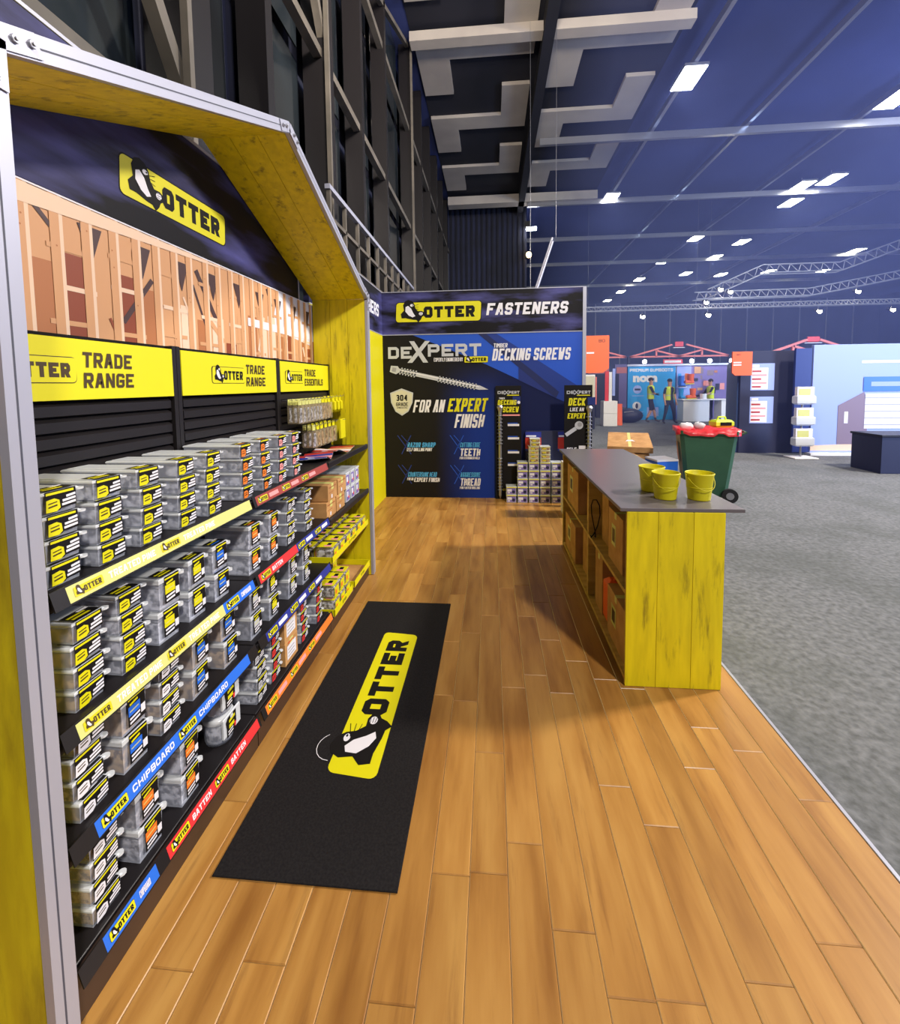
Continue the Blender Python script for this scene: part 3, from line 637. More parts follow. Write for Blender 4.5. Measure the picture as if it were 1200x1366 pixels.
# ------------------------------------------------------------------ gondola shelving
BY = [.887, 1.787, 2.687, 3.575]
SHZ = [1.145, .785, .485, .155]
SN = ['top', 'second', 'third', 'bottom']
def header(F, a, w, lines, b0=1.613, h=.202):
    F.rect(a, b0, w, h, 'ink_yellow', 1)
def price_strip(unit, y0, y1, z, parts, shelf):
    """angled ticket rail with its printed paper strip: parts = (from, to, colour, word, word colour)"""
    m = MB(); X = -1.068
    u = Vector((0, 1, 0)); v = Vector((-.30, 0, .95)).normalized()
    o = Vector((X + .021, 0, z - .034)); h = .050
    n = u.cross(v)
    c = [o + u * y0, o + u * y1, o + u * y1 + v * h, o + u * y0 + v * h]
    m.add([p for p in c] + [p - n * .004 for p in c], [(0, 1, 2, 3), (7, 6, 5, 4), (0, 4, 5, 1), (1, 5, 6, 2), (2, 6, 7, 3), (3, 7, 4, 0)], 'black_metal')
    rail = m.build('ticket_rail', unit)
    for (a, b, c_, word, wc, lc) in parts:
        m = MB(); F = Face(m, o, u, v, .0005); F.rect(a, .004, b - a, .042, c_, 1)
        y = a + .015
        rep = .29 if word and len(word) > 7 else .225
        if b - a < .3: rep = b - a - .02
        while y + rep <= b + .02:
            logo(F, y, .0125, .082, .025, 2, bg=lc, edge=('print_black' if lc == 'ink_yellow' else None), ink=('print_black' if lc == 'ink_yellow' else 'ink_brown'), detail=False)
            if word is None: F.rect(y + .10, .0155, rep - .14, .019, wc, 2); y += rep; continue
            F.text(word, y + .10, .0155, rep - .125, .019, wc, 2, .04, .1); y += rep
        m.build('ticket_strip', rail)
YELS = ('pale_yellow', 'TREATED PINE', 'print_white', 'yellow'); 
def shelving():
    labels = ['near black shelving bay with TRADE RANGE header, beside the near yellow post', 'middle black shelving bay with a TRADE RANGE header', 'far black shelving bay with TRADE ESSENTIALS header']
    for b in range(3):
        y0, y1 = BY[b], BY[b + 1]; U = thing('shelving_bay', labels[b], 'shelving', (0, 0, 0), None)
        # geometry is written in stand coordinates; the empty stands at the origin of the bay base
        U.location = (-1.25, (y0 + y1) / 2, .001); off = Vector((1.25, -(y0 + y1) / 2, -.001))
        K = bpy.data.objects.new('tmp', None)
        class P:  # shifts a builder into the bay's own coordinates
            pass
        def put(m, name, parent=None):
            m.v = [tuple(Vector(v) + off) for v in m.v]; return m.build(name, parent or U)
        bpy.data.objects.remove(K)
        m = MB(); m.box(-1.43, -1.405, y0 + .004, y1 - .002, 0, 1.83, 'black_matt'); put(m, 'back_panel')
        for k in range(29):
            m = MB(); z = .13 + k * .051
            vs = [(-1.404, z), (-1.384, z + .004), (-1.384, z + .036), (-1.398, z + .046), (-1.404, z + .046)]
            a_, b_ = y0 + .045, y1 - .03; n = 5
            m.add([(x, a_, zz) for x, zz in vs] + [(x, b_, zz) for x, zz in vs], [tuple(range(n)), tuple(range(2 * n - 1, n - 1, -1))] + [(i, i + n, (i + 1) % n + n, (i + 1) % n) for i in range(n)], 'black_metal'); put(m, 'slat')
        for y in (y0 + .001, y1 - .024):
            m = MB(); m.box(-1.404, -1.372, y, y + .022, 0, 1.83, 'black_metal', .002); put(m, 'upright')
        ya, yb = y0 + .026, y1 - .028
        m = MB(); m.box(-1.384, -1.370, ya, yb if b < 2 else yb, 1.613, 1.815, 'ink_yellow', .001); hs = put(m, 'header_sign')
        m = MB(); F = Face(m, (-1.3698, 0, 0), (0, 1, 0), (0, 0, 1))
        if b == 0: lx, lw, tx, tw = 1.02, .30, 1.345, .20; 
        elif b == 1: lx, lw, tx, tw = 2.02, .28, 2.315, .18
        else: lx, lw, tx, tw = 2.78, .27, 3.075, .0
        F.rrect(lx - .003, 1.668, lw + .006, .086, .014, 'ink_brown', 1); logo(F, lx, 1.671, lw, .08, 2, edge=None, ink='ink_brown' if b == 0 else 'print_black')
        F.text('TRADE', tx, 1.722, .20 if b < 2 else .20, .052, 'ink_brown', 2, .035, .06)
        F.text('RANGE' if b < 2 else 'ESSENTIALS', tx, 1.652, .205 if b < 2 else .34, .052, 'ink_brown', 2, .035, .06)
        put(m, 'lettering', hs)
        zs = SHZ if b < 2 else [1.145, .762]
        for i, z in enumerate(zs):
            if z < .2: continue
            m = MB(); m.box(-1.404, -1.075, y0 + .003, y1 - .003, z - .03, z, 'black_metal', .002)
            if b == 2: m.box(-1.075, -1.055, y0 + .003, y1 - .003, z - .035, z + .008, 'black_metal', .006)
            else: m.beam((-1.068, y0 + .004, z - .022), (-1.068, y1 - .004, z - .022), .012, .03, 'black_metal')
            put(m, 'shelf')
        m = MB(); zb = .155 if b < 2 else .105
        m.box(-1.404, -1.085, y0 + .003, y1 - .003, zb - .03, zb, 'black_metal', .002); put(m, 'shelf')
        m = MB(); m.box(-1.085, -1.075, y0 + .003, y1 - .003, 0.0, zb - .01, 'kick_brown', .001); put(m, 'kick_plate')
        def S(z, segs):
            n0 = len(COL.objects)
            class U2: pass
            m0 = MB(); 
            price_strip_local(U, off, y0 + .03 if b == 0 else y0 + .012, y1 - .012, z, segs)
        if b == 0:
            S(1.145, [(.955, 1.775, 'pale_yellow', 'TREATED PINE', 'print_white', 'yellow')])
            S(.785, [(.955, 1.56, 'pale_yellow', 'TREATED PINE', 'print_white', 'yellow'), (1.56, 1.775, 'blue', 'CHIPBOARD', 'print_white', 'ink_yellow')])
            S(.485, [(.985, 1.71, 'blue', 'CHIPBOARD', 'print_white', 'ink_yellow')])
            S(.150, [(.985, 1.17, 'blue', 'CHIPBOARD', 'print_white', 'ink_yellow'), (1.215, 1.76, 'red', 'BATTEN', 'print_white', 'ink_yellow')])
        if b == 1:
            S(1.145, [(1.82, 2.66, 'pipe_red', None, 'pink', 'yellow')])
            S(.785, [(1.82, 2.20, 'red', 'BATTEN', 'print_white', 'yellow'), (2.20, 2.66, 'brochure_blue', None, 'print_white', 'ink_yellow')])
            S(.485, [(1.86, 2.66, 'brochure_blue', None, 'print_white', 'ink_yellow')])
            S(.150, [(1.83, 2.66, 'orange', None, 'pink', 'yellow')])
def price_strip_local(unit, off, y0, y1, z, segs):
    before = set(o.name for o in COL.objects)
    price_strip(unit, y0, y1, z, segs, None)
    for o in list(COL.objects):
        if o.name not in before:
            for v in o.data.vertices: v.co += off
shelving()

# ------------------------------------------------------------------ tubs on the shelves
LV = {}
def tub_meshes(kind, ink, fill):
    """unit meshes of one tub kind: front face looks to +x, width along y, origin at base centre of the front edge"""
    k = (kind, ink, fill)
    if k in LV: return LV[k]
    w, d, h = {'flat': (.096, .26, .0610), 'tall': (.098, .22, .1150), 'jar': (.11, .13, .125)}[kind]
    parts = []
    b = MB()
    if kind == 'jar':
        b.lathe([(.001, .002), (.050, .002), (.056, .02), (.057, .098)], 'tub_plastic', (-.062, 0, 0), 20)
    else:
        e = .006
        v = [(-d + e, -w / 2 + e, 0), (-e, -w / 2 + e, 0), (-e, w / 2 - e, 0), (-d + e, w / 2 - e, 0), (-d + .002, -w / 2 + .002, h * .82), (-.002, -w / 2 + .002, h * .82), (-.002, w / 2 - .002, h * .82), (-d + .002, w / 2 - .002, h * .82)]
        b.add(v, [(3, 2, 1, 0), (0, 1, 5, 4), (1, 2, 6, 5), (2, 3, 7, 6), (3, 0, 4, 7)], 'tub_plastic')
    parts.append(('body', b))
    c = MB(); e = .010; n = 4; rd = random.Random(5); zt = h * .66
    if kind == 'jar': c.lathe([(.001, .006), (.047, .006), (.052, .02), (.052, .075), (.03, .088), (.001, .083)], fill, (-.062, 0, 0), 14)
    else:
        nx, ny = 6, 3; vs = []; fs = []
        for i in range(nx + 1):
            for j in range(ny + 1): vs.append((-e - (d - 2 * e) * i / nx, -w / 2 + e + (w - 2 * e) * j / ny, zt + rd.uniform(-.09, .09) * h))
        for i in range(nx):
            for j in range(ny): q = i * (ny + 1) + j; fs.append((q, q + 1, q + ny + 2, q + ny + 1))
        c.add(vs, fs, fill)
        zl = zt * .98; c.add([(-d + e, -w / 2 + e, .003), (-e, -w / 2 + e, .003), (-e, w / 2 - e, .003), (-d + e, w / 2 - e, .003), (-d + e, -w / 2 + e, zl), (-e, -w / 2 + e, zl), (-e, w / 2 - e, zl), (-d + e, w / 2 - e, zl)],
                             [(0, 1, 5, 4), (1, 2, 6, 5), (2, 3, 7, 6), (3, 0, 4, 7)], fill)
    parts.append(('contents', c))
    l = MB()
    if kind == 'jar':
        l.lathe([(.060, .096), (.061, .098), (.061, .112), (.055, .118), (.001, .118)], 'lid_plastic', (-.062, 0, 0), 20)
        l.box(-.012, -.004, -.055, .062, .035, .122, 'lid_plastic', .004)
    else:
        l.box(-d, .001, -w / 2 - .001, w / 2 + .001, h * .80, h * .96, 'lid_plastic', .003); l.box(-d + .012, -.012, -w / 2 + .012, w / 2 - .012, h * .96, h, 'lid_plastic', .002)
        l.cyl((-.004, w / 2 + .004, h * .80), (-.004, w / 2 + .004, h * .88), .012, 'lid_plastic', n=10)
    parts.append(('lid', l))
    a = MB(); F = Face(a, (.0012, -w / 2, 0), (0, 1, 0), (0, 0, 1), .0006)
    if kind == 'flat':
        F.poly([(.010, h * .12), (.045, h * .12), (.05, h * .20), (.088, h * .20), (.088, h * .97), (.010, h * .97)], 'print_black', 1)
        F.rect(.012, h * .82, .070, h * .10, 'ink_yellow', 2)
        F.poly([(.010, h * .12), (.036, h * .10), (.046, h * .22), (.044, h * .55), (.032, h * .66), (.012, h * .62)], ink, 2)
        F.line(.016, h * .32, .038, h * .36, .004, 'ink_brown', 3); F.line(.016, h * .46, .038, h * .50, .003, 'ink_brown', 3)
        for z, c0, c1 in ((.66, .062, .086), (.50, .052, .086), (.34, .050, .086)): F.line(c0, h * (z - .02), c1, h * (z + .02), h * .10, 'print_white', 2)
    elif kind == 'tall':
        F.rect(.022, h * .16, .066, h * .80, 'print_black', 1); F.rect(.024, h * .86, .062, h * .05, 'ink_yellow', 2)
        F.line(.03, h * .74, .06, h * .78, h * .06, 'ink_yellow', 2); F.rect(.070, h * .28, .017, h * .22, 'print_white', 2)
        F.rect(.024, h * .44, .044, h * .26, ink, 2); F.line(.028, h * .56, .062, h * .58, h * .03, 'pale_yellow', 3)
        for z in (.36, .25): F.line(.028, h * (z - .01), .066, h * (z + .02), h * .06, 'print_white', 2)
    else:
        F = Face(a, (-.003, -w / 2, 0), (0, 1, 0), (0, 0, 1), .0006)
        F.poly([(.02, .03), (.075, .03), (.085, .06), (.085, .115), (.03, .115), (.015, .10), (.02, .07)], 'print_black', 1); F.line(.035, .092, .075, .098, .012, 'ink_yellow', 2); F.rect(.035, .062, .035, .016, ink, 2)
        for z in (.052, .040): F.line(.028, z, .062, z + .002, .006, 'print_white', 2)
        F.rect(.07, .045, .012, .02, 'red', 2)
    if kind != 'jar':  # the flap over the lid
        G = Face(a, (.0012, -w / 2, h + .0006), (0, 1, 0), (-1, 0, 0), .0005)
        G.rect(.012, 0, .074, .05, 'print_black', 1); G.rect(.016, .010, .05, .009, ink, 2); G.rect(.016, .026, .05, .008, 'ink_yellow', 2); G.rect(.055, .036, .03, .010, 'print_white', 2)
    parts.append(('paper_label', a))
    res = []
    for nm, mb in parts:
        me = bpy.data.meshes.new(nm); me.from_pydata(mb.v, [], mb.f)
        for mt in mb.mats: me.materials.append(MATS[mt])
        me.polygons.foreach_set('material_index', mb.m); me.polygons.foreach_set('use_smooth', mb.sm); me.update(); res.append((nm, me))
    LV[k] = (res, h); return LV[k]
ORD = ['first', 'second', 'third', 'fourth', 'fifth', 'sixth', 'seventh', 'eighth', 'ninth', 'tenth']
def level_word(i, n):
    if i == n - 1: return 'topmost'
    if i == 0: return 'bottom one'
    return {2: {}, 4: {1: 'second from bottom', 2: 'second from top'}, 5: {1: 'second from bottom', 2: 'middle one', 3: 'second from top'}}[n][i]
INKN = {'ink_yellow': 'yellow', 'blue': 'blue', 'orange': 'orange', 'silver_ink': 'grey', 'pink': 'pink', 'print_white': 'white', 'red': 'red'}
def stack(shelf, order, yc, kind, n, ink, fill, wide):
    parts, h = tub_meshes(kind, ink, fill); z = SHZ[shelf] + .001
    for i in range(n):
        desc = {'flat': 'flat clear tub', 'tall': 'tall clear tub', 'jar': 'round clear jar'}[kind]
        lab = f"{desc}, {INKN[ink]} label, {level_word(i, n)} of {ORD[order]} stack from near end, {SN[shelf]} shelf"
        t = thing('storage_tub' if kind != 'jar' else 'screw_jar', lab, 'tub' if kind != 'jar' else 'jar', (-1.104 + random.uniform(-.005, .004), yc + random.uniform(-.005, .005), z + i * (h + .0016)), f'tubs on the {SN[shelf]} shelf', random.uniform(-.03, .03))
        for nm, me in parts:
            o = bpy.data.objects.new(nm, me); COL.objects.link(o); o.parent = t
        t.scale = (1, wide, 1)
Y_, B_, O_, G_, P_, W_ = 'ink_yellow', 'blue', 'orange', 'silver_ink', 'pink', 'print_white'
S_, A_, D_ = 'screws_silver', 'screws_gold', 'screws_dark'
ST = [
 (0, [(1.004, 'flat', 4, Y_, S_), (1.139, 'flat', 4, Y_, S_), (1.294, 'flat', 4, Y_, S_), (1.454, 'flat', 4, Y_, S_), (1.607, 'flat', 4, Y_, S_), (1.840, 'flat', 4, O_, S_), (2.011, 'flat', 4, O_, S_), (2.175, 'flat', 4, P_, D_), (2.338, 'flat', 4, P_, D_)]),
 (1, [(1.045, 'flat', 4, Y_, A_), (1.195, 'flat', 4, Y_, S_), (1.345, 'tall', 2, Y_, S_), (1.488, 'tall', 2, Y_, S_), (1.632, 'tall', 2, B_, S_), (1.876, 'tall', 2, O_, S_), (2.050, 'tall', 2, O_, S_), (2.24, 'flat', 4, G_, D_), (2.462, 'flat', 4, G_, D_)]),
 (2, [(1.027, 'flat', 4, W_, A_), (1.173, 'tall', 2, B_, A_), (1.320, 'flat', 4, W_, A_), (1.485, 'tall', 2, B_, A_), (1.659, 'tall', 2, B_, A_), (1.858, 'tall', 2, G_, D_), (2.030, 'tall', 2, Y_, D_), (2.242, 'tall', 2, G_, D_), (2.409, 'tall', 2, G_, D_)]),
 (3, [(1.055, 'flat', 4, W_, A_), (1.209, 'tall', 2, O_, S_), (1.393, 'tall', 2, O_, S_), (1.650, 'jar', 2, Y_, S_), (1.882, 'flat', 4, G_, S_), (2.028, 'flat', 4, 'red', S_), None, (2.36, 'flat', 4, 'red', S_), (2.578, 'flat', 4, 'red', S_)]),
]
for sh, L in ST:
    for i, e in enumerate(L):
        if e: stack(sh, i, e[0], e[1], e[2], e[3], e[4], 1.0)
def carton(name, loc, size, label, group=None, rot=0.0, deco=None, mat='cardboard', cat='box'):
    w, d, h = size; t = thing(name, label, cat, loc, group, rot)
    m = MB(); m.box(-w / 2, w / 2, -d / 2, d / 2, 0, h, mat, .002); m.build('body', t)
    m = MB(); m.box(-w / 2 - .0006, w / 2 + .0006, -.02, .02, h - .04, h + .0008, 'pale_yellow' if mat == 'cardboard' else mat); m.build('tape', t)
    if deco: deco(t, w, d, h)
    return t
def deco_white(t, w, d, h):
    m = MB(); F = Face(m, (w / 2 + .0005, -d / 2, 0), (0, 1, 0), (0, 0, 1)); F.rect(d * .15, h * .2, d * .7, h * .6, 'print_white', 1); F.rect(d * .25, h * .86, d * .4, h * .06, 'red', 1)
    for k in range(3): F.rect(d * .22, h * (.3 + k * .15), d * .5, h * .04, 'grey', 2)
    m.build('paper_label', t)
def deco_brown(t, w, d, h):
    m = MB(); F = Face(m, (w / 2 + .0005, -d / 2, 0), (0, 1, 0), (0, 0, 1))
    F.rect(d * .1, h * .78, d * .8, h * .05, 'stud_red', 1); F.rect(d * .1, h * .48, d * .5, h * .03, 'stud_red', 1); F.rect(d * .35, h * .12, d * .12, h * .22, 'print_white', 1); m.build('printing', t)
for i in range(2):
    carton('cardboard_box', (-1.2, 2.185, SHZ[3] + .001 + i * .126), (.2, .145, .125), ['lower', 'upper'][i] + ' cardboard box with white label on the bottom shelf', 'cartons on the bottom shelf', deco=deco_white)

# far bay: cartons, blue tubs, hanging packs, brochures, yellow trays
zc = .763
for i, (y, z, n) in enumerate([(2.80, 0, 'near lower'), (2.98, 0, 'far lower'), (2.83, .112, 'near upper'), (3.02, .112, 'far upper')]):
    carton('cardboard_box', (-1.19, y, zc + z), (.2, .165, .11), f'{n} brown cardboard box beside the blue tubs on the far bay', 'brown cartons in the far bay', deco=deco_brown)
def blue_tub(y, z, label):
    t = thing('storage_tub', label, 'tub', (-1.10, y, z), 'blue labelled tubs in the far bay')
    m = MB(); m.box(-.2, 0, -.045, .045, 0, .10, 'lid_plastic', .004); m.build('body', t)
    m = MB(); m.box(-.205, .004, -.05, .05, .10, .112, 'lid_plastic', .003); m.build('lid', t)
    m = MB(); F = Face(m, (.0008, -.045, 0), (0, 1, 0), (0, 0, 1)); F.rect(.012, .012, .066, .08, 'poster_purple', 1); F.rect(.02, .04, .03, .04, 'print_white', 2); F.disc(.06, .035, .012, 'red', 2, 10); m.build('paper_label', t)
for k in range(3):
    for j in range(2):
        blue_tub(3.17 + k * .115, .763 + j * .114, f"{['lower', 'upper'][j]} blue labelled tub, {['nearest', 'middle', 'farthest'][k]} column beside the brown boxes")
def hang(y, z, kind, i, r):
    nm = {'clear': 'slim clear packet', 'yellow': 'bright yellow packet', 'card': 'brown carded packet'}[kind]
    t = thing('hanging_packet', f"{nm}, {ORD[i]} from near end of the {['upper', 'lower'][r]} hook row", 'packet', (-1.36, y, z), f"packets hung on the {['upper', 'lower'][r]} hook row")
    m = MB(); m.cyl((-.02, 0, 0), (.13, 0, .004), .0025, 'steel', n=5); m.cyl((.13, 0, .004), (.135, 0, .016), .0025, 'steel', n=5); m.build('hook', t)
    m = MB(); c = {'clear': 'pale_yellow', 'yellow': 'yellow', 'card': 'ink_yellow'}[kind]
    for q in range(3):
        x = .03 + q * .035; m.box(x, x + .003, -.024, .024, -.03, .008, c)
    m.build('header_card', t)
    m = MB()
    if kind == 'yellow': m.ball((.075, 0, -.075), .05, 'yellow', 6, (.9, .6, 1.1)); m.box(.02, .12, -.02, .02, -.11, -.03, 'yellow', .01)
    else:
        for q in range(3): x = .025 + q * .036; m.box(x, x + .024, -.021, .021, -.155, -.03, 'bag_clear', .004)
    m.build('pouch', t)
    if kind != 'yellow':
        m = MB(); f = 'screws_silver' if kind == 'clear' else 'screws_gold'
        for q in range(3):
            x = .030 + q * .036
            for s_ in range(4): m.cyl((x + .006, -.014 + s_ * .009, -.145), (x + .006, -.014 + s_ * .009, -.05), .003, f, n=5)
        m.box(.099, .1005, -.012, .012, -.15, -.115, 'print_white'); m.build('contents', t)
hk = [(2.74 + k * .055, 'clear') for k in range(7)] + [(3.13, 'card'), (3.19, 'card'), (3.25, 'card'), (3.34, 'yellow'), (3.42, 'yellow'), (3.49, 'yellow')]
for i, (y, k) in enumerate(hk):
    if i < 10: hang(y, 1.555, k, i, 0)
    else: 
        ORD_ = ['nearest', 'middle', 'farthest'][i - 10]; ORD.append(ORD_) if False else None
        t0 = i; hang(y, 1.56, k, 9, 0); COL.objects[-1]; 
        for o in list(COL.objects)[-8:]:
            if o.name.startswith('hanging_packet') and abs(o.location.y - y) < 1e-4: o['label'] = f'{ORD_} of the bulging yellow packets on the upper hook row'
for i, y in enumerate((2.95, 3.02, 3.09, 3.17, 3.25, 3.33)): hang(y, 1.365, 'card' if i else 'clear', i, 1)
t = thing('hanging_packet', 'flat yellow card packet at the far end of the lower hook row', 'packet', (-1.36, 3.43, 1.37))
m = MB(); m.cyl((-.02, 0, 0), (.17, 0, .004), .0025, 'steel', n=5); m.build('hook', t)
m = MB(); m.box(.13, .145, -.055, .055, -.15, .01, 'yellow', .003); m.build('pouch', t)
def brochure(x, y, z, rot, cols, label):
    t = thing('brochure', label, 'brochure', (x, y, z), 'brochures on the top shelf of the far bay', rot)
    m = MB(); n = 10; vs = []
    for i in range(n + 1):
        for j in (0, 1): a = i / n; vs.append((-.10 + .2 * j, -.14 + .28 * a, .004 + .018 * math.sin(a * math.pi * 2 + j) + .018))
    k = len(vs); vs += [(x_, y_, z_ - .003) for x_, y_, z_ in vs]
    fs = [(2 * i, 2 * i + 1, 2 * i + 3, 2 * i + 2) for i in range(n)]
    for q, f in enumerate(fs): m.add(vs[:k], [f], cols[q % len(cols)], True)
    m.add(vs[k:], [tuple(reversed(f)) for f in fs], 'print_white', True); m.build('cover', t)
brochure(-1.2, 2.82, 1.146, .2, ['brochure_blue', 'brochure_red', 'brochure_red', 'pink'], 'curled red and blue brochure lying at the start of the far top shelf')
brochure(-1.18, 3.115, 1.15, -.15, ['brochure_red', 'print_white', 'stud_mid'], 'curled red and white brochure beside the blue brochure')
t = thing('leaflet', 'flat dark leaflet lying at the far end of the top shelf', 'leaflet', (-1.2, 3.30, 1.147)); m = MB(); m.box(-.09, .09, -.1, .1, 0, .006, 'ink_brown', .001); m.build('cover', t)
m = MB(); m.box(-.085, .085, -.095, -.0, .006, .0066, 'yellow'); m.build('printing', t)
def pack(loc, label, group, s=1.0, rot=0):
    t = thing('screw_packet', label, 'packet', loc, group, rot)
    m = MB(); m.box(-.055 * s, .055 * s, -.045 * s, .045 * s, 0, .085 * s, 'bag_clear', .012); m.build('bag', t)
    m = MB(); m.box(-.047 * s, .047 * s, -.037 * s, .037 * s, .004, .062 * s, 'screws_silver', .01); m.build('contents', t)
    m = MB(); m.box(-.05 * s, .05 * s, -.042 * s, .042 * s, .085 * s, .088 * s, 'ink_yellow', .001); F = Face(m, (.0558 * s, -.045 * s, 0), (0, 1, 0), (0, 0, 1)); F.rect(.01, .012, .07 * s, .06 * s, 'ink_yellow', 1); F.rect(.02, .025, .03, .03, 'orange', 2)
    G = Face(m, (0, -.04 * s, .0885 * s), (0, 1, 0), (-1, 0, 0)); G.rect(.03, -.03, .04, .028, 'print_black', 1); G.rect(.004, -.04, .026, .05, 'pink', 1); m.build('card', t)
def tray(y0, y1, x0, x1, z, h, label):
    t = thing('display_tray', label, 'tray', ((x0 + x1) / 2, (y0 + y1) / 2, z), 'yellow trays in the far bay'); W, D = (x1 - x0) / 2, (y1 - y0) / 2
    m = MB(); m.box(-W, W, -D, D, 0, .004, 'cardboard'); m.build('base', t)
    for a in ((W - .004, W, -D, D, h), (-W, -W + .004, -D, D, h), (-W, W, -D, -D + .004, h), (-W, W, D - .004, D, h)):
        m = MB(); m.box(a[0], a[1], a[2], a[3], .004, a[4], 'tray_yellow'); m.build('side_wall', t)
    m = MB(); F = Face(m, (W + .0006, -D, 0), (0, 1, 0), (0, 0, 1)); F.text('OTTER', D * .8, h * .35, D * .4, h * .35, 'ink_brown', 1, .03); m.build('lettering', t)
tray(2.70, 3.53, -1.375, -1.055, .47, .045, 'long yellow tray of packets on the third level of the far bay')
for r in range(2):
    for k in range(6):
        pack((-1.12 - .14 * r, 2.78 + k * .128, .476), f"yellow screw packet, {ORD[k]} from near end, {['front', 'back'][r]} row of the long tray", 'packets in the long tray', 1.12)
m = MB(); m.box(-1.40, -1.08, 2.70, 3.56, .452, .468, 'black_metal'); sh = m.build('shelf', bpy.data.objects['shelving_bay.002']); sh.matrix_parent_inverse = bpy.data.objects['shelving_bay.002'].matrix_world.inverted()
bpy.context.view_layer.update(); sh.matrix_parent_inverse = bpy.data.objects['shelving_bay.002'].matrix_world.inverted()
tray(2.70, 3.08, -1.35, -1.05, .107, .05, 'near yellow tray on the bottom level of the far bay, with packets')
tray(3.12, 3.53, -1.35, -1.05, .107, .05, 'half empty yellow tray at the far end of the bottom level')
for k in range(3):
    for j in range(2): pack((-1.12 - .002 * j, 2.78 + k * .11, .113 + .10 * j), f"{['lower', 'upper'][j]} screw packet, {ORD[k]} from near end of the near bottom tray", 'packets in the bottom trays', 1.08)
for j in range(3): pack((-1.28, 3.17, .113 + .098 * j), f"{['bottom', 'middle', 'top'][j]} screw packet standing in the half empty tray", 'packets in the bottom trays', 1.08)

# ------------------------------------------------------------------ floor mat
t = thing('floor_mat', 'long black floor mat with yellow otter logo on the timber floor', 'mat', (-.632, 2.19, .0005))
m = MB(); vs = [(-.9496, 1.27), (-.3145, 1.27), (-.3145, 3.118), (-.9496, 3.118)]; m.box(-.3176, .3176, -.92, .928, 0, .007, 'rubber_mat', .002); m.build('body', t)
m = MB(); F = Face(m, (0, -.92, .007), (0, 1, 0), (-1, 0, 0), .0004); logo(F, .385, -.140, 1.04, .222, 1, edge=None, sh=.10)
tl = [(.535 - .075 * math.cos(q * .32), .095 + .075 * math.sin(q * .32)) for q in range(9)]
for p_, q_ in zip(tl, tl[1:]): F.line(p_[0], p_[1], q_[0], q_[1], .003, 'print_white', 6)
m.build('otter_logo', t)

# ------------------------------------------------------------------ counter
def counter():
    x0, x1, y0, y1, H = .711, 1.21, 2.31, 4.38, .965
    T = thing('service_counter', 'yellow plank counter with open shelves and black top', 'counter', ((x0 + x1) / 2, (y0 + y1) / 2, 0)); o = ((x0 + x1) / 2, (y0 + y1) / 2)
    def bx(m, a, b, c, d, e, f, mat, ch=0.): m.box(a - o[0], b - o[0], c - o[1], d - o[1], e, f, mat, ch)
    for s, (ya, yb) in enumerate(((y0, y0 + .035), (y1 - .035, y1))):
        m = MB(); bx(m, x0 + .002, x1 - .002, ya + .010, yb - .010, .001, H, 'plywood'); ep = m.build('end_panel', T)
        cuts = [x0, .872, 1.052, x1]
        for k in range(3):
            m = MB(); a, b = (ya, ya + .0098) if s == 0 else (yb - .0098, yb); bx(m, cuts[k] + .0012, cuts[k + 1] - .0012, a, b, .001, H, 'yellow_timber', .0018); m.build('plank', ep)
    m = MB(); bx(m, x0 + .005, x1 - .03, 3.235, 3.27, .05, H, 'plywood', .001); m.build('divider', T)
    m = MB(); bx(m, x0 + .004, x1 - .03, y0 + .035, y1 - .035, .02, .045, 'plywood', .001); m.build('base_board', T)
    m = MB(); bx(m, x0 + .004, x1 - .03, y0 + .035, 3.235, .50, .522, 'plywood', .001); m.build('shelf', T)
    m = MB(); bx(m, x0 + .004, x1 - .03, 3.27, y1 - .035, .50, .522, 'plywood', .001); m.build('shelf', T)
    n = 11
    for k in range(n):
        m = MB(); a = y0 + .035 + k * (y1 - y0 - .07) / n; bx(m, x1 - .028, x1 - .004, a + .001, a + (y1 - y0 - .07) / n - .001, .001, H, 'yellow_timber', .0015); m.build('plank', T)
    m = MB(); bx(m, .677, 1.305, 2.312, 4.40, H + .001, H + .020, 'worktop', .002); m.build('worktop', T)
counter()
def plain(t, w, d, h): pass
def deco_box(t, w, d, h):
    m = MB(); F = Face(m, (-w / 2 - .0008, d / 2, 0), (0, -1, 0), (0, 0, 1)); F.rect(d * .25, h * .35, d * .28, h * .4, 'pale_yellow', 1); F.rect(d * .3, h * .42, d * .18, h * .26, 'ink_brown', 2); m.build('paper_label', t)
g = 'cardboard boxes stored in the counter'
carton('cardboard_box', (.93, 3.95, .523), (.40, .50, .36), 'cardboard box with pale label on the far upper counter shelf', g, deco=deco_box)
carton('cardboard_box', (.95, 3.42, .523), (.36, .22, .33), 'small cardboard box beside the divider on the far upper counter shelf', g)
carton('cardboard_box', (.93, 4.05, .046), (.40, .50, .33), 'cardboard box at the far end of the lower counter shelf', g, deco=deco_box)
carton('cardboard_box', (.96, 3.52, .046), (.36, .40, .40), 'tall cardboard box left of the counter divider, lower shelf', g)
carton('cardboard_box', (.94, 2.66, .523), (.38, .30, .33), 'cardboard box on the near upper counter shelf', g, deco=deco_box)
carton('cardboard_box', (.96, 3.05, .523), (.34, .16, .37), 'narrow cardboard box by the divider on the near upper counter shelf', g)
carton('cardboard_box', (.93, 2.60, .046), (.38, .36, .31), 'cardboard box with white label on the near lower counter shelf', g, deco=deco_box)
carton('cardboard_box', (.94, 3.05, .046), (.38, .20, .40), 'upright cardboard box by the divider on the near lower counter shelf', g)
t = thing('orange_bag', 'orange fabric bag tucked between boxes on the near lower shelf', 'bag', (.80, 2.87, .046)); m = MB(); m.box(-.05, .15, -.055, .055, 0, .30, 'sign_orange', .03); m.build('body', t)
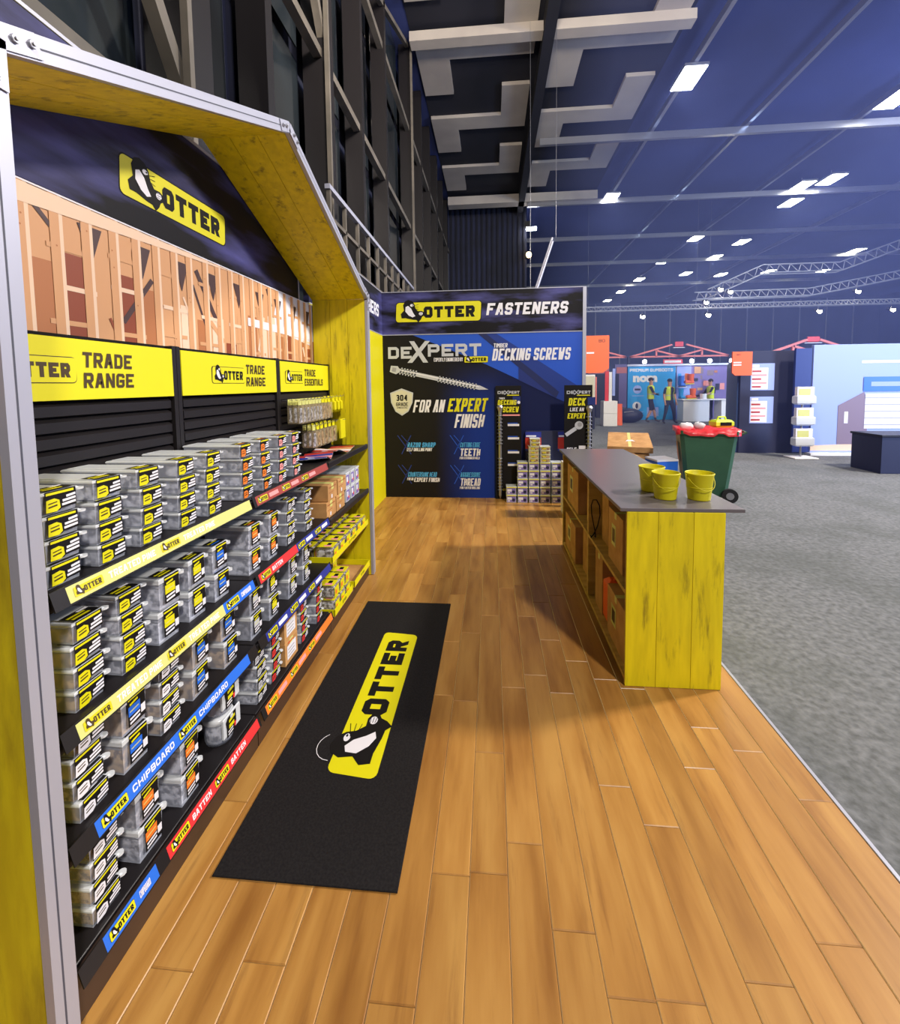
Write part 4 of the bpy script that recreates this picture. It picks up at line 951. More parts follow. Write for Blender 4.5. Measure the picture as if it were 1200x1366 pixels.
m = MB(); m.tube([(0, -.03, .30), (.02, -.03, .36), (.06, .03, .36), (.08, .03, .30)], .006, 'sign_orange'); m.build('handle', t)
pts = [(.73 + .02 * math.sin(k * .9), 3.10 + .07 * math.sin(k * .55), .529 + .15 * (1 + math.cos(k * .55 + 2.6))) for k in range(14)]
m = MB(); m.tube([(a - .73, b - 3.1, c - .523) for a, b, c in pts], .004, 'black_matt'); tag(m.build('power_cable', loc=(.73, 3.1, .523)), 'black power cable looping out of the near upper counter shelf', 'cable')

def bucket(x, y, rot, label):
    t = thing('metal_bucket', label, 'bucket', (x, y, .986), 'small yellow buckets on the counter', rot)
    m = MB(); m.lathe([(.001, .003), (.055, .003), (.055, 0), (.057, 0), (.058, .006), (.0725, .140), (.0755, .146), (.0755, .150), (.0725, .152), (.0705, .148), (.056, .008), (.001, .008)], 'yellow', n=36)
    m.lathe([(.0648, .068), (.0664, .070), (.0668, .073), (.0656, .075)], 'yellow', n=36); m.build('body', t)
    m = MB(); m.tube([(.074 * math.cos(a), -.0795 * math.sin(a) * .98 - .001, .138 - .075 * math.sin(a)) for a in [math.pi * k / 14 for k in range(15)]], .0016, 'yellow'); m.build('handle', t)
    for s in (-1, 1): m = MB(); m.cyl((.070 * s, 0, .138), (.080 * s, 0, .138), .006, 'yellow', n=8); m.build('handle_ear', t)
bucket(.972, 2.70, .5, 'yellow bucket at the back left of the three, partly hidden'); bucket(.985, 2.52, -.1, 'yellow bucket in the middle of the three, in front of the hidden one'); bucket(1.165, 2.51, .15, 'yellow bucket standing apart at the right end of the counter')

# ------------------------------------------------------------------ tub pyramid and standees by the far wall
def small_tub(x, z, flat, label):
    t = thing('storage_tub', label, 'tub', (x, 6.0, z), 'tubs of the pyramid by the far wall'); h = .053 if flat else .112; w = .138
    m = MB(); m.box(-w / 2 + .004, w / 2 - .004, -.08, .08, 0, h * .86, 'lid_plastic', .006); m.build('body', t)
    m = MB(); m.box(-w / 2 - .002, w / 2 + .002, -.086, .086, h * .86, h, 'lid_plastic', .003); m.box(-w / 2 + .002, w / 2 - .002, -.0875, -.086, h * .87, h * .98, 'ink_yellow'); m.build('lid', t)
    m = MB(); F = Face(m, (-w / 2, -.0806, 0), (1, 0, 0), (0, 0, 1))
    if flat: F.rect(.012, h * .15, w - .024, h * .6, 'screws_gold', 1); F.rect(.03, h * .3, .05, h * .3, 'ink_yellow', 2)
    else: F.rect(.010, h * .10, w - .02, h * .72, 'poster_purple', 1); F.rect(.014, h * .40, .06, h * .3, 'print_white', 2); F.disc(.098, h * .36, .022, 'dark_navy', 2, 10); F.rect(.02, h * .2, .03, h * .12, 'print_white', 2)
    m.build('paper_label', t)
cx = [.27 + .154 * k for k in range(6)]; cx = [x - .005 for x in cx]
def pos_word(i, n): return ORD[i] + ' from left'
z = .001
for r in range(2):
    for i in range(6): small_tub(cx[i], z, False, f"purple labelled tub, {pos_word(i, 6)} in {['the bottom', 'the second'][r]} row of the pyramid")
    z += .1135
for r in range(3):
    for i in range(4): small_tub(cx[i + 1], z, False, f"purple labelled tub, {pos_word(i, 4)} in the {['third', 'fourth', 'fifth'][r]} row of the pyramid")
    z += .1135
for r in range(4):
    for i in range(2): small_tub(cx[i + 2], z, True, f"flat gold tub, {['left', 'right'][i]} one of the {['lowest', 'second', 'third', 'highest'][r]} paired row of the pyramid")
    z += .0545
for r in range(2): small_tub(.5 + .09, z, True, ['lower flat gold tub of the single pair topping the pyramid', 'topmost flat gold tub of the pyramid'][r]); z += .0545
# cardboard display bin behind the pyramid
t = thing('display_stand', 'cardboard display with flame pictures behind the tub pyramid', 'display', (.80, 6.115, 0)); 
m = MB(); m.box(-.32, .36, -.02, .03, 0, .98, 'dark_navy'); m.build('body', t)
for x, n in ((-.33, 0), (.12, 1)):
    m = MB(); F = Face(m, (x, -.021, .70), (1, 0, 0), (0, 0, 1)); F.rect(0, 0, .22, .27, 'brochure_blue', 1); F.rect(.0, .03, .22, .16, 'brochure_red', 2); F.disc(.15, .10, .05, 'orange', 3); F.disc(.16, .09, .03, 'ink_yellow', 4); F.rect(.01, .20, .14, .02, 'print_white', 3); m.build('picture', t)
t = thing('display_carton', 'white and navy display carton between pyramid and counter', 'box', (1.0, 5.42, 0))
m = MB(); m.box(-.12, .12, -.15, .15, 0, .66, 'print_white', .004); m.build('body', t)
m = MB(); F = Face(m, (-.12, -.1506, 0), (1, 0, 0), (0, 0, 1)); F.rect(.01, .28, .22, .22, 'dark_navy', 1); F.poly([(.03, .30), (.12, .34), (.2, .46), (.12, .40)], 'print_white', 2); F.rect(.03, .56, .10, .04, 'poster_purple', 1); m.build('printing', t)
def standee(x, w, label, lines, screw_dx):
    t = thing('poster_standee', label, 'display', (x, 6.12 if x < .5 else 5.78, 0), 'black screw poster standees'); H = 1.62
    m = MB(); m.box(0, w, 0, .02, 0, H, 'print_black', .002); m.build('board', t)
    m = MB(); m.box(w * .3, w * .7, .02, .035, 0, .3, 'black_matt', .002); m.build('strut', t)
    m = MB(); F = Face(m, (0, -.0006, 0), (1, 0, 0), (0, 0, 1), .0008)
    F.text('DE', .03, H - .115, .10, .04, 'silver_ink', 1, .05); F.text('X', .12, H - .125, .07, .06, 'silver_ink', 2, .03); F.text('PERT', .185, H - .115, .15, .04, 'silver_ink', 1, .05); F.rect(.16, H - .14, .17, .012, 'ink_yellow', 1)
    lines(F, H, w); m.build('lettering', t)
    m = MB(); X = screw_dx; a = H - .30; y = -.03
    m.cyl((X, y, .02), (X, y, .06), .004, 'steel', r1=.02, n=12); m.cyl((X, y, .06), (X, y, a - .06), .022, 'steel', n=12)
    m.cyl((X, y, a - .06), (X, y, a), .024, 'steel', r1=.045, n=12); m.cyl((X, y, a), (X, y, a + .03), .045, 'steel', r1=.03, n=12)
    for k in range(9): q = a - .12 - k * .05; m.cyl((X - .0, y, q), (X, y, q + .012), .042, 'steel', r1=.024, n=10)
    for k in range(11): q = .14 + k * .045; m.cyl((X, y, q), (X, y, q + .012), .036, 'steel', r1=.024, n=10)
    m.build('giant_screw', t)
def L1(F, H, w):
    F.text('TIMBER', .05, H - .19, .08, .025, 'print_white', 1); F.rect(.24, H - .26, .11, .11, 'ground_indigo', 1)
    F.text('DECKING', .03, H - .27, .26, .07, 'ink_yellow', 3, .05, .1); F.text('SCREW', .10, H - .375, .22, .08, 'ink_yellow', 3, .05, .1); F.disc(.325, H - .235, .022, 'print_white', 3)
    F.rect(.10, H - .425, .24, .02, 'pink', 2)
    for z, s in ((.57, 'RAZOR SHARP'), (.76, 'TOUGH'), (.96, 'TEETH'), (1.14, 'HEAD')):
        F.rect(.17, H - z + .035, .14, .012, 'ground_blue', 1); F.rect(.17, H - z, .16, .03, 'print_white', 1)
    F.text('OTTER', .1, .12, .09, .03, 'ink_yellow', 1)
def L2(F, H, w):
    F.text('DECK', .05, H - .27, .22, .10, 'ink_yellow', 1, .05, .12); F.text('LIKE AN', .07, H - .345, .18, .05, 'print_white', 1, .02, .1); F.text('EXPERT', .04, H - .44, .23, .07, 'ink_yellow', 1, .05, .12)
    F.rect(.30, H - .26, .10, .10, 'ground_indigo', 1)
    F.line(.02, H - .66, .15, H - .57, .05, 'silver_ink', 2); F.disc(.19, H - .53, .055, 'silver_ink', 2); F.disc(.20, H - .52, .03, 'grey', 3)
    F.poly([(.19, H - .80), (.28, H - .80), (.28, H - .87), (.235, H - .91), (.19, H - .87)], 'print_white', 2)
    F.text('SELF-', .03, H - .88, .14, .055, 'print_white', 1, .05, .1); F.text('DRILLING', .03, H - .97, .23, .06, 'print_white', 1, .05, .1)
standee(.055, .36, 'black DECKING SCREW poster standee left of the tub pyramid', L1, .06)
standee(.955, .36, 'black DECK LIKE AN EXPERT poster standee behind the counter end', L2, .315)

# ------------------------------------------------------------------ behind the counter: bin, cartons
def bin_():
    t = thing('wheelie_bin', 'green wheelie bin with red liner on the carpet', 'bin', (3.10, 6.55, -.044), rot=math.radians(-105))
    m = MB(); b = (.22, .26); tp = (.29, .36); H = 1.0
    def ring(w, d, z, c=.05):
        return [(-w + c, -d, z), (w - c, -d, z), (w, -d + c, z), (w, d - c, z), (w - c, d, z), (-w + c, d, z), (-w, d - c, z), (-w, -d + c, z)]
    rs = [ring(*b, .05), ring(*tp, H - .06), ring(tp[0] + .03, tp[1] + .03, H - .05), ring(tp[0] + .03, tp[1] + .03, H)]
    vs = sum(rs, []); fs = [tuple(range(7, -1, -1))]
    for k in range(3):
        for i in range(8): a = k * 8 + i; c = k * 8 + (i + 1) % 8; fs.append((a, c, c + 8, a + 8))
    m.add(vs, fs, 'bin_green'); m.build('body', t)
    m = MB(); rd = random.Random(2); up = []; lo = []
    for i, (x, y, z) in enumerate(ring(tp[0] + .036, tp[1] + .036, H + .012)): 
        pass
    n = 40; vs = []
    for i in range(n):
        a = 2 * math.pi * i / n; c, s_ = math.cos(a), math.sin(a); k = 1 / max(abs(c) / (tp[0] + .042), abs(s_) / (tp[1] + .042)); k *= .97 if abs(abs(c) - abs(s_)) < .25 else 1
        vs.append((c * k, s_ * k, H - .03 - rd.random() * .05)); 
    for i in range(n):
        x, y, z = vs[i]; vs.append((x * 1.0, y * 1.0, H + .015 + rd.uniform(-.008, .014)))
    for i in range(n):
        x, y, z = vs[i]; vs.append((x * .80, y * .80, H - .03 + rd.uniform(-.03, .03)))
    for i in range(n): x, y, z = vs[i]; vs.append((x * .2, y * .2, H - .06 + rd.uniform(-.03, .03)))
    fs = [(k * n + i, k * n + (i + 1) % n, (k + 1) * n + (i + 1) % n, (k + 1) * n + i) for k in range(3) for i in range(n)] + [tuple(range(3 * n, 4 * n))]
    m.add(vs, fs, 'liner_red', True); m.build('liner', t)
    m = MB(); F = Face(m, (-.10, -.328, .50), (1, 0, 0), (0, -.11, 1)); F.rect(0, 0, .15, .30, 'cardboard', 2); F.rect(.02, .04, .11, .2, 'brochure_red', 3); m.build('sticker', t)
    for s in (-1, 1): m = MB(); m.cyl((.27 * s, .27, .1), (.32 * s, .27, .1), .1, 'tyre', n=20); m.cyl((.32 * s, .27, .1), (.325 * s, .27, .1), .05, 'steel', n=12); m.build('wheel', t)
    m = MB(); m.tube([(-.22, .40, H - .05), (-.22, .46, H - .02), (.22, .46, H - .02), (.22, .40, H - .05)], .016, 'bin_green'); m.build('handle', t)
    m = MB(); m.cyl((-.27, .27, .1), (.27, .27, .1), .012, 'steel', n=8); m.build('axle', t)
    for (x, y, z, w, c, l) in ((-.05, -.02, 1.0, .13, 'print_white', 'crumpled white paper on top of the full bin'), (.06, .22, 1.0, .09, 'silver_ink', 'grey crumpled packaging at the back of the full bin')):
        pass
bin_()
for (dx, dy, c, l, s) in ((-.22, .06, 'print_white', 'crumpled white packaging lying on the red liner, left', (1.1, .9, .6)), (-.0, .14, 'silver_ink', 'grey crumpled wrapper lying on the red liner, middle', (.9, .9, .6))):
    m = MB(); m.ball((0, 0, 0), .09, c, 5, s); o = m.build('crumpled_packaging', loc=(3.08 + dx, 6.55 + dy, .99)); tag(o, l, 'rubbish')
    rd = random.Random(int(dx * 100) + 50)
    for v in o.data.vertices: v.co *= rd.uniform(.75, 1.2)
t = thing('yellow_packaging', 'yellow and black carry case lying on the right of the bin liner', 'case', (3.30, 6.50, .985), rot=.1)
m = MB(); m.box(-.13, .13, -.09, .09, 0, .11, 'hi_vis', .03); m.build('body', t); m = MB(); m.box(-.07, .09, -.095, -.09, .03, .08, 'black_matt', .0); m.build('printing', t)
m = MB(); m.tube([(-.06, 0, .11), (-.05, 0, .15), (.05, 0, .15), (.06, 0, .11)], .012, 'hi_vis'); m.build('handle', t)

t = thing('long_carton', 'long flat tan carton lying tilted on boxes behind the counter', 'box', (2.32, 7.45, .46), rot=-.27); t.rotation_euler[0] = math.radians(6)
m = MB(); m.box(-.36, .36, 0, 1.15, 0, .10, 'cardboard', .003); m.build('body', t); m = MB(); m.box(-.02, .03, .02, 1.13, .1, .101, 'pale_yellow'); m.build('tape', t)
m = MB(); F = Face(m, (0, .4, .1015), (1, 0, 0), (0, 1, 0)); F.poly([(-.06, 0), (.02, .03), (.10, .02), (.05, .14), (.01, .10), (-.03, .12)], 'print_white', 1); m.build('torn_label', t)
carton('cardboard_box', (2.38, 7.68, -.044), (.62, .40, .49), 'brown box under the front end of the long carton', 'boxes behind the counter', -.27)
carton('cardboard_box', (2.57, 8.35, -.044), (.62, .45, .56), 'brown box under the back end of the long carton', 'boxes behind the counter', -.27)
carton('cardboard_box', (2.02, 6.9, -.044), (.5, .4, .55), 'dark brown box directly behind the counter top', 'boxes behind the counter')
t = thing('blue_box', 'blue and white carton beside the green bin', 'box', (2.52, 6.62, -.044), rot=.2); m = MB(); m.box(-.16, .16, -.16, .16, 0, .53, 'blue', .004); m.build('body', t)
m = MB(); m.box(-.165, .165, -.165, .165, .53, .56, 'print_white', .004); m.build('lid', t)

# ------------------------------------------------------------------ far booths
def roof_truss(x0, x1, y, z, h, label, cat='roof truss'):
    t = thing('roof_truss', label, cat, (x0, y, z), 'pink gable trusses over the booths'); w = x1 - x0; c = w / 2; g = w * .055
    segs = [((0, 0), (c - g * 1.3, h * .92)), ((w, 0), (c + g * 1.3, h * .92)), ((0, 0), (w, 0)), ((w * .27, 0), (w * .27, h * .5)), ((w * .73, 0), (w * .73, h * .5)), ((w * .27, h * .48), (c, 0)), ((w * .73, h * .48), (c, 0))]
    for a, b in segs: m = MB(); m.beam((a[0], 0, a[1]), (b[0], 0, b[1]), .07, .07, 'booth_pink'); m.build('rafter', t)
    m = MB(); m.box(c - .18, c + .18, -.02, .02, h * .75, h * 1.15, 'red', .02); m.box(c - .25, c + .25, -.02, .02, h * .66, h * .71, 'print_white'); m.build('emblem_plate', t)
roof_truss(6.35, 10.7, 20.6, 2.80, .58, 'pink gable truss over the blue gumboots booth'); roof_truss(1.8, 6.2, 20.6, 2.80, .58, 'pink gable truss running behind the left orange sign')
roof_truss(8.75, 11.3, 14.5, 2.52, .42, 'pink gable truss rising behind the black picture panel')
for x in (6.3, 10.72):
    m = MB(); m.box(-.05, .05, -.05, .05, -.044, 2.8, 'dark_navy', .004); tag(m.build('booth_post', loc=(x, 20.6, 0)), 'slim navy booth post at the %s of the blue booth' % ('left' if x < 8 else 'right'), 'post')
t = thing('booth_wall', 'cyan booth wall reading PREMIUM GUMBOOTS', 'booth wall', (6.1, 20.0, -.044)); 
m = MB(); m.box(0, 2.05, 0, .08, 0, 2.40, 'cyan', .003); m.build('panel', t)
m = MB(); F = Face(m, (0, -.001, 0), (1, 0, 0), (0, 0, 1), .003); F.text('PREMIUM GUMBOOTS', .08, 2.15, 1.86, .14, 'print_white', 1, .03); F.text('nom', .22, 1.68, 1.05, .30, 'print_white', 1, .06)
F.disc(.42, 1.36, .19, 'light_blue_print', 1); F.rect(.30, 1.32, .25, .08, 'dark_navy', 2); F.disc(.40, .62, .19, 'print_white', 1); F.disc(.40, .62, .06, 'dark_navy', 2, 10, .13)
F.rect(.2, 1.06, .5, .03, 'light_blue_print', 1); F.rect(.15, .34, .55, .03, 'light_blue_print', 1); F.rect(.85, .16, .5, .4, 'light_blue_print', 1); m.build('lettering', t)
m = MB(); m.box(-.05, 4.25, -.06, .0, 2.40, 2.48, 'aluminium'); m.build('top_rail', t)
t = thing('booth_wall', 'printed picture wall with boots and people behind the white counter', 'booth wall', (8.2, 20.0, -.044))
m = MB(); m.box(0, 2.15, 0, .08, 0, 2.39, 'poster_purple', .003); m.build('panel', t)
m = MB(); F = Face(m, (0, -.001, 0), (1, 0, 0), (0, 0, 1), .003); F.rect(0, 0, .62, 2.38, 'light_blue_print', 1); rd = random.Random(8)
for k in range(26): F.rect(.7 + rd.random() * 1.25, .4 + rd.random() * 1.7, .12 + rd.random() * .2, .1 + rd.random() * .2, rd.choice(('house_brown', 'stud_dark', 'pink', 'dark_navy', 'stud_mid', 'poster_purple')), 1 + k * .2)
for b, c in ((.05, 'cyan'), (.35, 'orange')):
    for z in (1.55, ): F.poly([(b, z), (b + .25, z), (b + .25, z + .12), (b + .14, z + .14), (b + .14, z + .5), (b, z + .5)], c, 8)
m.build('picture', t)
for i, (x, z, c, n) in enumerate(((8.32, .9, 'cyan', 'lower'), (8.32, 1.45, 'blue', 'upper'))):
    t = thing('gumboot', f'{n} blue gumboot displayed against the booth wall', 'boot', (x, 19.8, z), 'gumboots on display'); m = MB(); m.cyl((0, 0, .05), (0, 0, .45), .09, c, r1=.11, n=10); m.box(-.09, .09, -.22, .08, 0, .12, c, .03); m.build('shaft', t); m = MB(); m.box(-.095, .095, -.23, .09, -.03, 0, 'dark_navy', .005); m.build('sole', t)
    m = MB(); m.box(-.15, .15, -.22, .19, -.05, -.031, 'white'); m.build('bracket', t)
def orange_boot(x, z, y, label):
    t = thing('gumboot', label, 'boot', (x, y, z), 'gumboots on display'); m = MB(); m.cyl((0, 0, .05), (0, 0, .42), .10, 'sign_orange', r1=.13, n=10); m.box(-.26, .10, -.09, .09, 0, .14, 'sign_orange', .04); m.build('shaft', t); m = MB(); m.box(-.27, .11, -.095, .095, -.03, 0, 'ink_yellow', .005); m.build('sole', t)
orange_boot(8.55, .93, 19.2, 'big orange gumboot standing on the white counter')
orange_boot(8.75, 1.56, 19.85, 'orange gumboot fixed high on the booth wall')
t = thing('promo_counter', 'white counter in front of the booth picture wall', 'counter', (9.0, 19.2, -.044)); m = MB(); m.box(-.95, 0.10, -.3, .3, 0, .90, 'white', .01); m.box(.58, .95, -.3, .3, 0, .9, 'white', .01); m.build('body', t); m = MB(); m.box(-1.0, .97, -.35, .35, .90, .94, 'white', .01); m.build('top', t)
t = thing('white_tin', 'small white container on the white counter', 'container', (8.98, 19.2, .897)); m = MB(); m.cyl((0, 0, 0), (0, 0, .2), .13, 'white', n=14); m.build('body', t); m = MB(); m.cyl((0, 0, .2), (0, 0, .22), .14, 'white', n=14); m.build('lid', t)
t = thing('hanging_sign', 'small red and white shop sign above the booth rail', 'sign', (7.6, 19.945, 2.437)); m = MB(); m.box(0, .82, 0, .05, 0, .2, 'red', .005); m.build('panel', t); m = MB(); F = Face(m, (0, -.001, 0), (1, 0, 0), (0, 0, 1)); F.rect(.05, .05, .7, .1, 'print_white', 1); m.build('lettering', t)
for x, n in ((6.75, 'left'), (8.75, 'middle left'), (9.5, 'middle right'), (10.4, 'right')):
    t = thing('booth_spotlight', f'{n} small white spotlight on the booth rail', 'spotlight', (x, 19.85, 2.56), 'spotlights on the booth rail'); m = MB(); m.box(-.08, .08, -.02, .06, -.1, .05, 'steel', .01); m.build('can', t); m = MB(); m.ball((0, -.05, -.02), .085, 'lamp_glass', 6); m.build('bulb', t)
# navy walls and other booths
for (x0, x1, y, h, lab, d) in ((5.0, 6.05, 21.2, 2.1, 'dark navy booth wall left of the cyan booth', .1), (10.55, 12.5, 21.0, 2.3, 'navy booth wall right of the picture wall', .1), (4.3, 5.35, 22.0, 2.1, 'navy booth wall with white bird mark under the orange sign', .1)):
    t = thing('booth_wall', lab, 'booth wall', (x0, y, -.044)); m = MB(); m.box(0, x1 - x0, 0, d, 0, h, 'dark_navy', .004); m.build('panel', t)
    if 'bird' in lab: m = MB(); F = Face(m, (0, -.001, 0), (1, 0, 0), (0, 0, 1), .003); F.rect(.25, 1.62, .62, .08, 'print_white', 1); F.disc(.62, 1.76, .14, 'light_blue_print', 1); m.build('lettering', t)
# rows of distant booths behind
rd = random.Random(21)
for k in range(9):
    x = 6.4 + k * 1.9; t = thing('booth_wall', ('pale distant booth panel, %s from left in the farthest row' % ORD[k]), 'booth wall', (x, 30.0, -.044)); c = rd.choice(('panel_blue', 'dark_navy', 'poster_purple'))
    m = MB(); m.box(0, 1.6, 0, .1, 0, 2.9, c, .004); m.build('panel', t); m = MB(); m.box(.1, 1.5, -.02, -.002, 2.3, 2.7, rd.choice(('white', 'booth_pink', 'light_blue_print'))); m.build('fascia', t)
def blade(x, y, z, w, h, l, txt):
    t = thing('hanging_sign', l, 'sign', (x, y, z)); pts = [(0, 0), (w * .75, 0), (w, h * .12), (w, h), (0, h)]
    if txt == 'R': pts = [(w * .15, 0), (w, 0), (w, h), (0, h), (0, h * .12)]
    n = len(pts); m = MB(); m.add([(a, 0, b) for a, b in pts] + [(a, .04, b) for a, b in pts], [tuple(range(n)), tuple(range(2 * n - 1, n - 1, -1))] + [(i, i + n, (i + 1) % n + n, (i + 1) % n) for i in range(n)], 'sign_orange'); m.build('panel', t)
    m = MB(); F = Face(m, (0, -.001, 0), (1, 0, 0), (0, 0, 1), .002)
    if txt == 'L': F.text('BO', w * .58, h * .82, w * .25, h * .08, 'ink_brown', 1, .02); F.rect(w * .1, h * .52, w * .3, h * .04, 'print_white', 1)
    else: F.rect(w * .05, h * .52, w * .4, h * .05, 'print_white', 1); F.rect(w * .05, h * .42, w * .4, h * .05, 'print_white', 1); F.text('BO', w * .2, h * .84, w * .2, h * .06, 'ink_brown', 1, .02)
    m.build('lettering', t)
    m = MB()
    if txt == 'L': m.cyl((0, .02, -z - .044), (0, .02, h), .025, 'steel', n=8); m.build('pole', t)
    else: m.beam((w * .9, .04, h * .7), (w * .9, .24, h * .7), .03, .03, 'steel'); m.build('wall_bracket', t)
blade(2.50, 12.0, 1.91, .66, 1.0, 'large orange aisle sign beside the FASTENERS wall', 'L'); blade(5.46, 10.36, 1.77, .43, .54, 'smaller orange aisle sign beside the black picture panel', 'R')
t = thing('banner_stand', 'red and white striped banner boards standing on the white box', 'banner', (4.55, 17.2, .93)); m = MB(); m.box(-.16, -.02, 0, .05, 0, 1.15, 'red', .003); m.build('red_board', t); m = MB(); m.box(-.01, .1, 0, .05, 0, 1.12, 'white', .003); m.box(.12, .22, 0, .05, .2, 1.25, 'light_blue_print', .003); m.build('white_board', t)
for i in range(2): carton('white_box', (4.58, 17.35, -.044 + i * .49), (.52, .5, .48), ['lower white storage box with a yellow mark', 'upper grey topped storage box under the banner boards'][i], 'white boxes in the aisle', mat='white')
t = thing('orange_drum', 'orange container beside the white storage boxes', 'container', (5.02, 17.5, -.044)); m = MB(); m.cyl((0, 0, 0), (0, 0, .8), .13, 'sign_orange', r1=.11, n=14); m.build('body', t); m = MB(); m.cyl((0, 0, .8), (0, 0, .84), .12, 'sign_orange', n=14); m.build('lid', t)
t = thing('beanbag', 'dark navy bean bag on the carpet before the cyan wall', 'bean bag', (5.75, 18.6, -.044)); m = MB(); m.ball((0, 0, .30), .5, 'dark_navy', 8, (1.1, .9, .62)); m.build('body', t); m = MB(); m.tube([(-.3, -.3, .45), (0, -.36, .5), (.35, -.25, .38)], .015, 'grey'); m.build('seam', t)
t = thing('white_cabinet', 'cream cabinet at the edge of the far wall, under the orange sign', 'cabinet', (3.35, 16.0, -.044)); m = MB(); m.box(0, .38, 0, .4, .9, 1.98, 'white', .006); m.box(0, .38, 0, .4, 0, .9, 'dark_navy', .006); m.build('body', t); m = MB(); m.box(.02, .36, -.02, -.001, .95, 1.93, 'shield_cream', .002); m.build('door', t); m = MB(); m.box(.40, .44, 0, .4, .9, 1.9, 'booth_pink', .002); m.build('side_trim', t)

# black picture panel and the blurred stand at right
t = thing('display_wall', 'black display wall with two pink and white pictures', 'display wall', (5.78, 10.6, -.044))
m = MB(); m.box(0, 1.45, 0, .08, 0, 2.38, 'dark_navy', .004); m.build('panel', t)
for z, n in ((1.47, 'upper'), (.70, 'lower')):
    m = MB(); F = Face(m, (.22, -.001, z), (1, 0, 0), (0, 0, 1), .002); F.rect(0, 0, .52, .62, 'light_blue_print', 1); F.rect(.02, .02, .36, .5, 'print_white', 2)
    for k in range(5): F.rect(.03, .06 + k * .09, .2 + .12 * (k % 2), .04, 'pink' if k % 2 else 'brochure_red', 3)
    F.rect(.03, .53, .15, .06, 'print_white', 3); m.build('picture', t)
m = MB(); m.add([(-.03, .08, 0), (3.3, 7.0, 0), (3.4, 7.0, 0), (.04, .08, 0), (-.03, .08, 2.3), (3.3, 7.0, 2.3), (3.4, 7.0, 2.3), (.04, .08, 2.3)], [(3, 2, 1, 0), (4, 5, 6, 7), (0, 1, 5, 4), (1, 2, 6, 5), (2, 3, 7, 6), (3, 0, 4, 7)], 'panel_blue'); m.build('side_wall', t)
m = MB(); m.beam((-.06, .08, .03), (3.25, 7.0, .03), .02, .05, 'aluminium'); m.build('skirting', t)
t = thing('leaflet_stand', 'three tier clear leaflet stand before the pale blue wall', 'leaflet stand', (6.68, 9.9, -.044))
m = MB(); m.cyl((0, 0, 0), (0, 0, 1.5), .02, 'steel', n=8); m.build('pole', t); m = MB(); m.box(-.22, .26, -.18, .2, 0, .03, 'white', .01); m.build('base', t)
for k, z in enumerate((.35, .80, 1.25)):
    m = MB(); m.box(-.18, .2, -.12, .05, z - .08, z + .12, 'lid_plastic', .03); hd = m.build('tray', t); m = MB(); m.box(-.16, .18, -.08, .0, z, z + .30, 'print_white', .004); m.box(-.13, .1, -.085, -.081, z + .1, z + .26, 'pale_yellow'); m.build('leaflet', hd)
t = thing('display_wall', 'wide pale blue display wall with a house picture', 'display wall', (7.15, 10.3, -.044))
m = MB(); m.box(0, 3.6, 0, .08, .06, 2.47, 'light_blue_print', .004); m.build('panel', t); m = MB(); m.box(-.36, -.02, .02, .08, .06, 2.40, 'ground_indigo', .003); m.build('side_strip', t)
m = MB(); F = Face(m, (0, -.001, 0), (1, 0, 0), (0, 0, 1), .003); F.poly([(0, .10), (.95, .10), (.95, .26), (0, .22)], 'stud_light', 1); F.poly([(.55, .25), (.55, 1.12), (1.08, 1.42), (1.2, .25)], 'house_brown', 2); F.rect(.68, .72, .08, .26, 'print_white', 3)
F.rect(1.1, .6, 1.6, .78, 'print_white', 3)
for k in range(5): F.rect(1.1, .68 + k * .15, 1.6, .012, 'grey', 4)
F.rect(1.05, 1.43, 1.5, .32, 'blue', 4); F.rect(1.2, 1.54, .6, .10, 'light_blue_print', 5); F.rect(1.0, 2.05, .8, .06, 'print_white', 1); m.build('picture', t)
m = MB(); m.box(-.05, 3.6, -.1, .1, 0, .06, 'white', .004); m.build('plinth', t)
t = thing('black_counter', 'black display counter cut by the right edge', 'counter', (6.93, 8.25, -.044)); m = MB(); m.box(0, 1.6, 0, .65, 0, .66, 'dark_navy', .006); m.build('body', t); m = MB(); m.box(-.02, 1.62, -.02, .67, .66, .70, 'black_metal', .004); m.build('top', t)

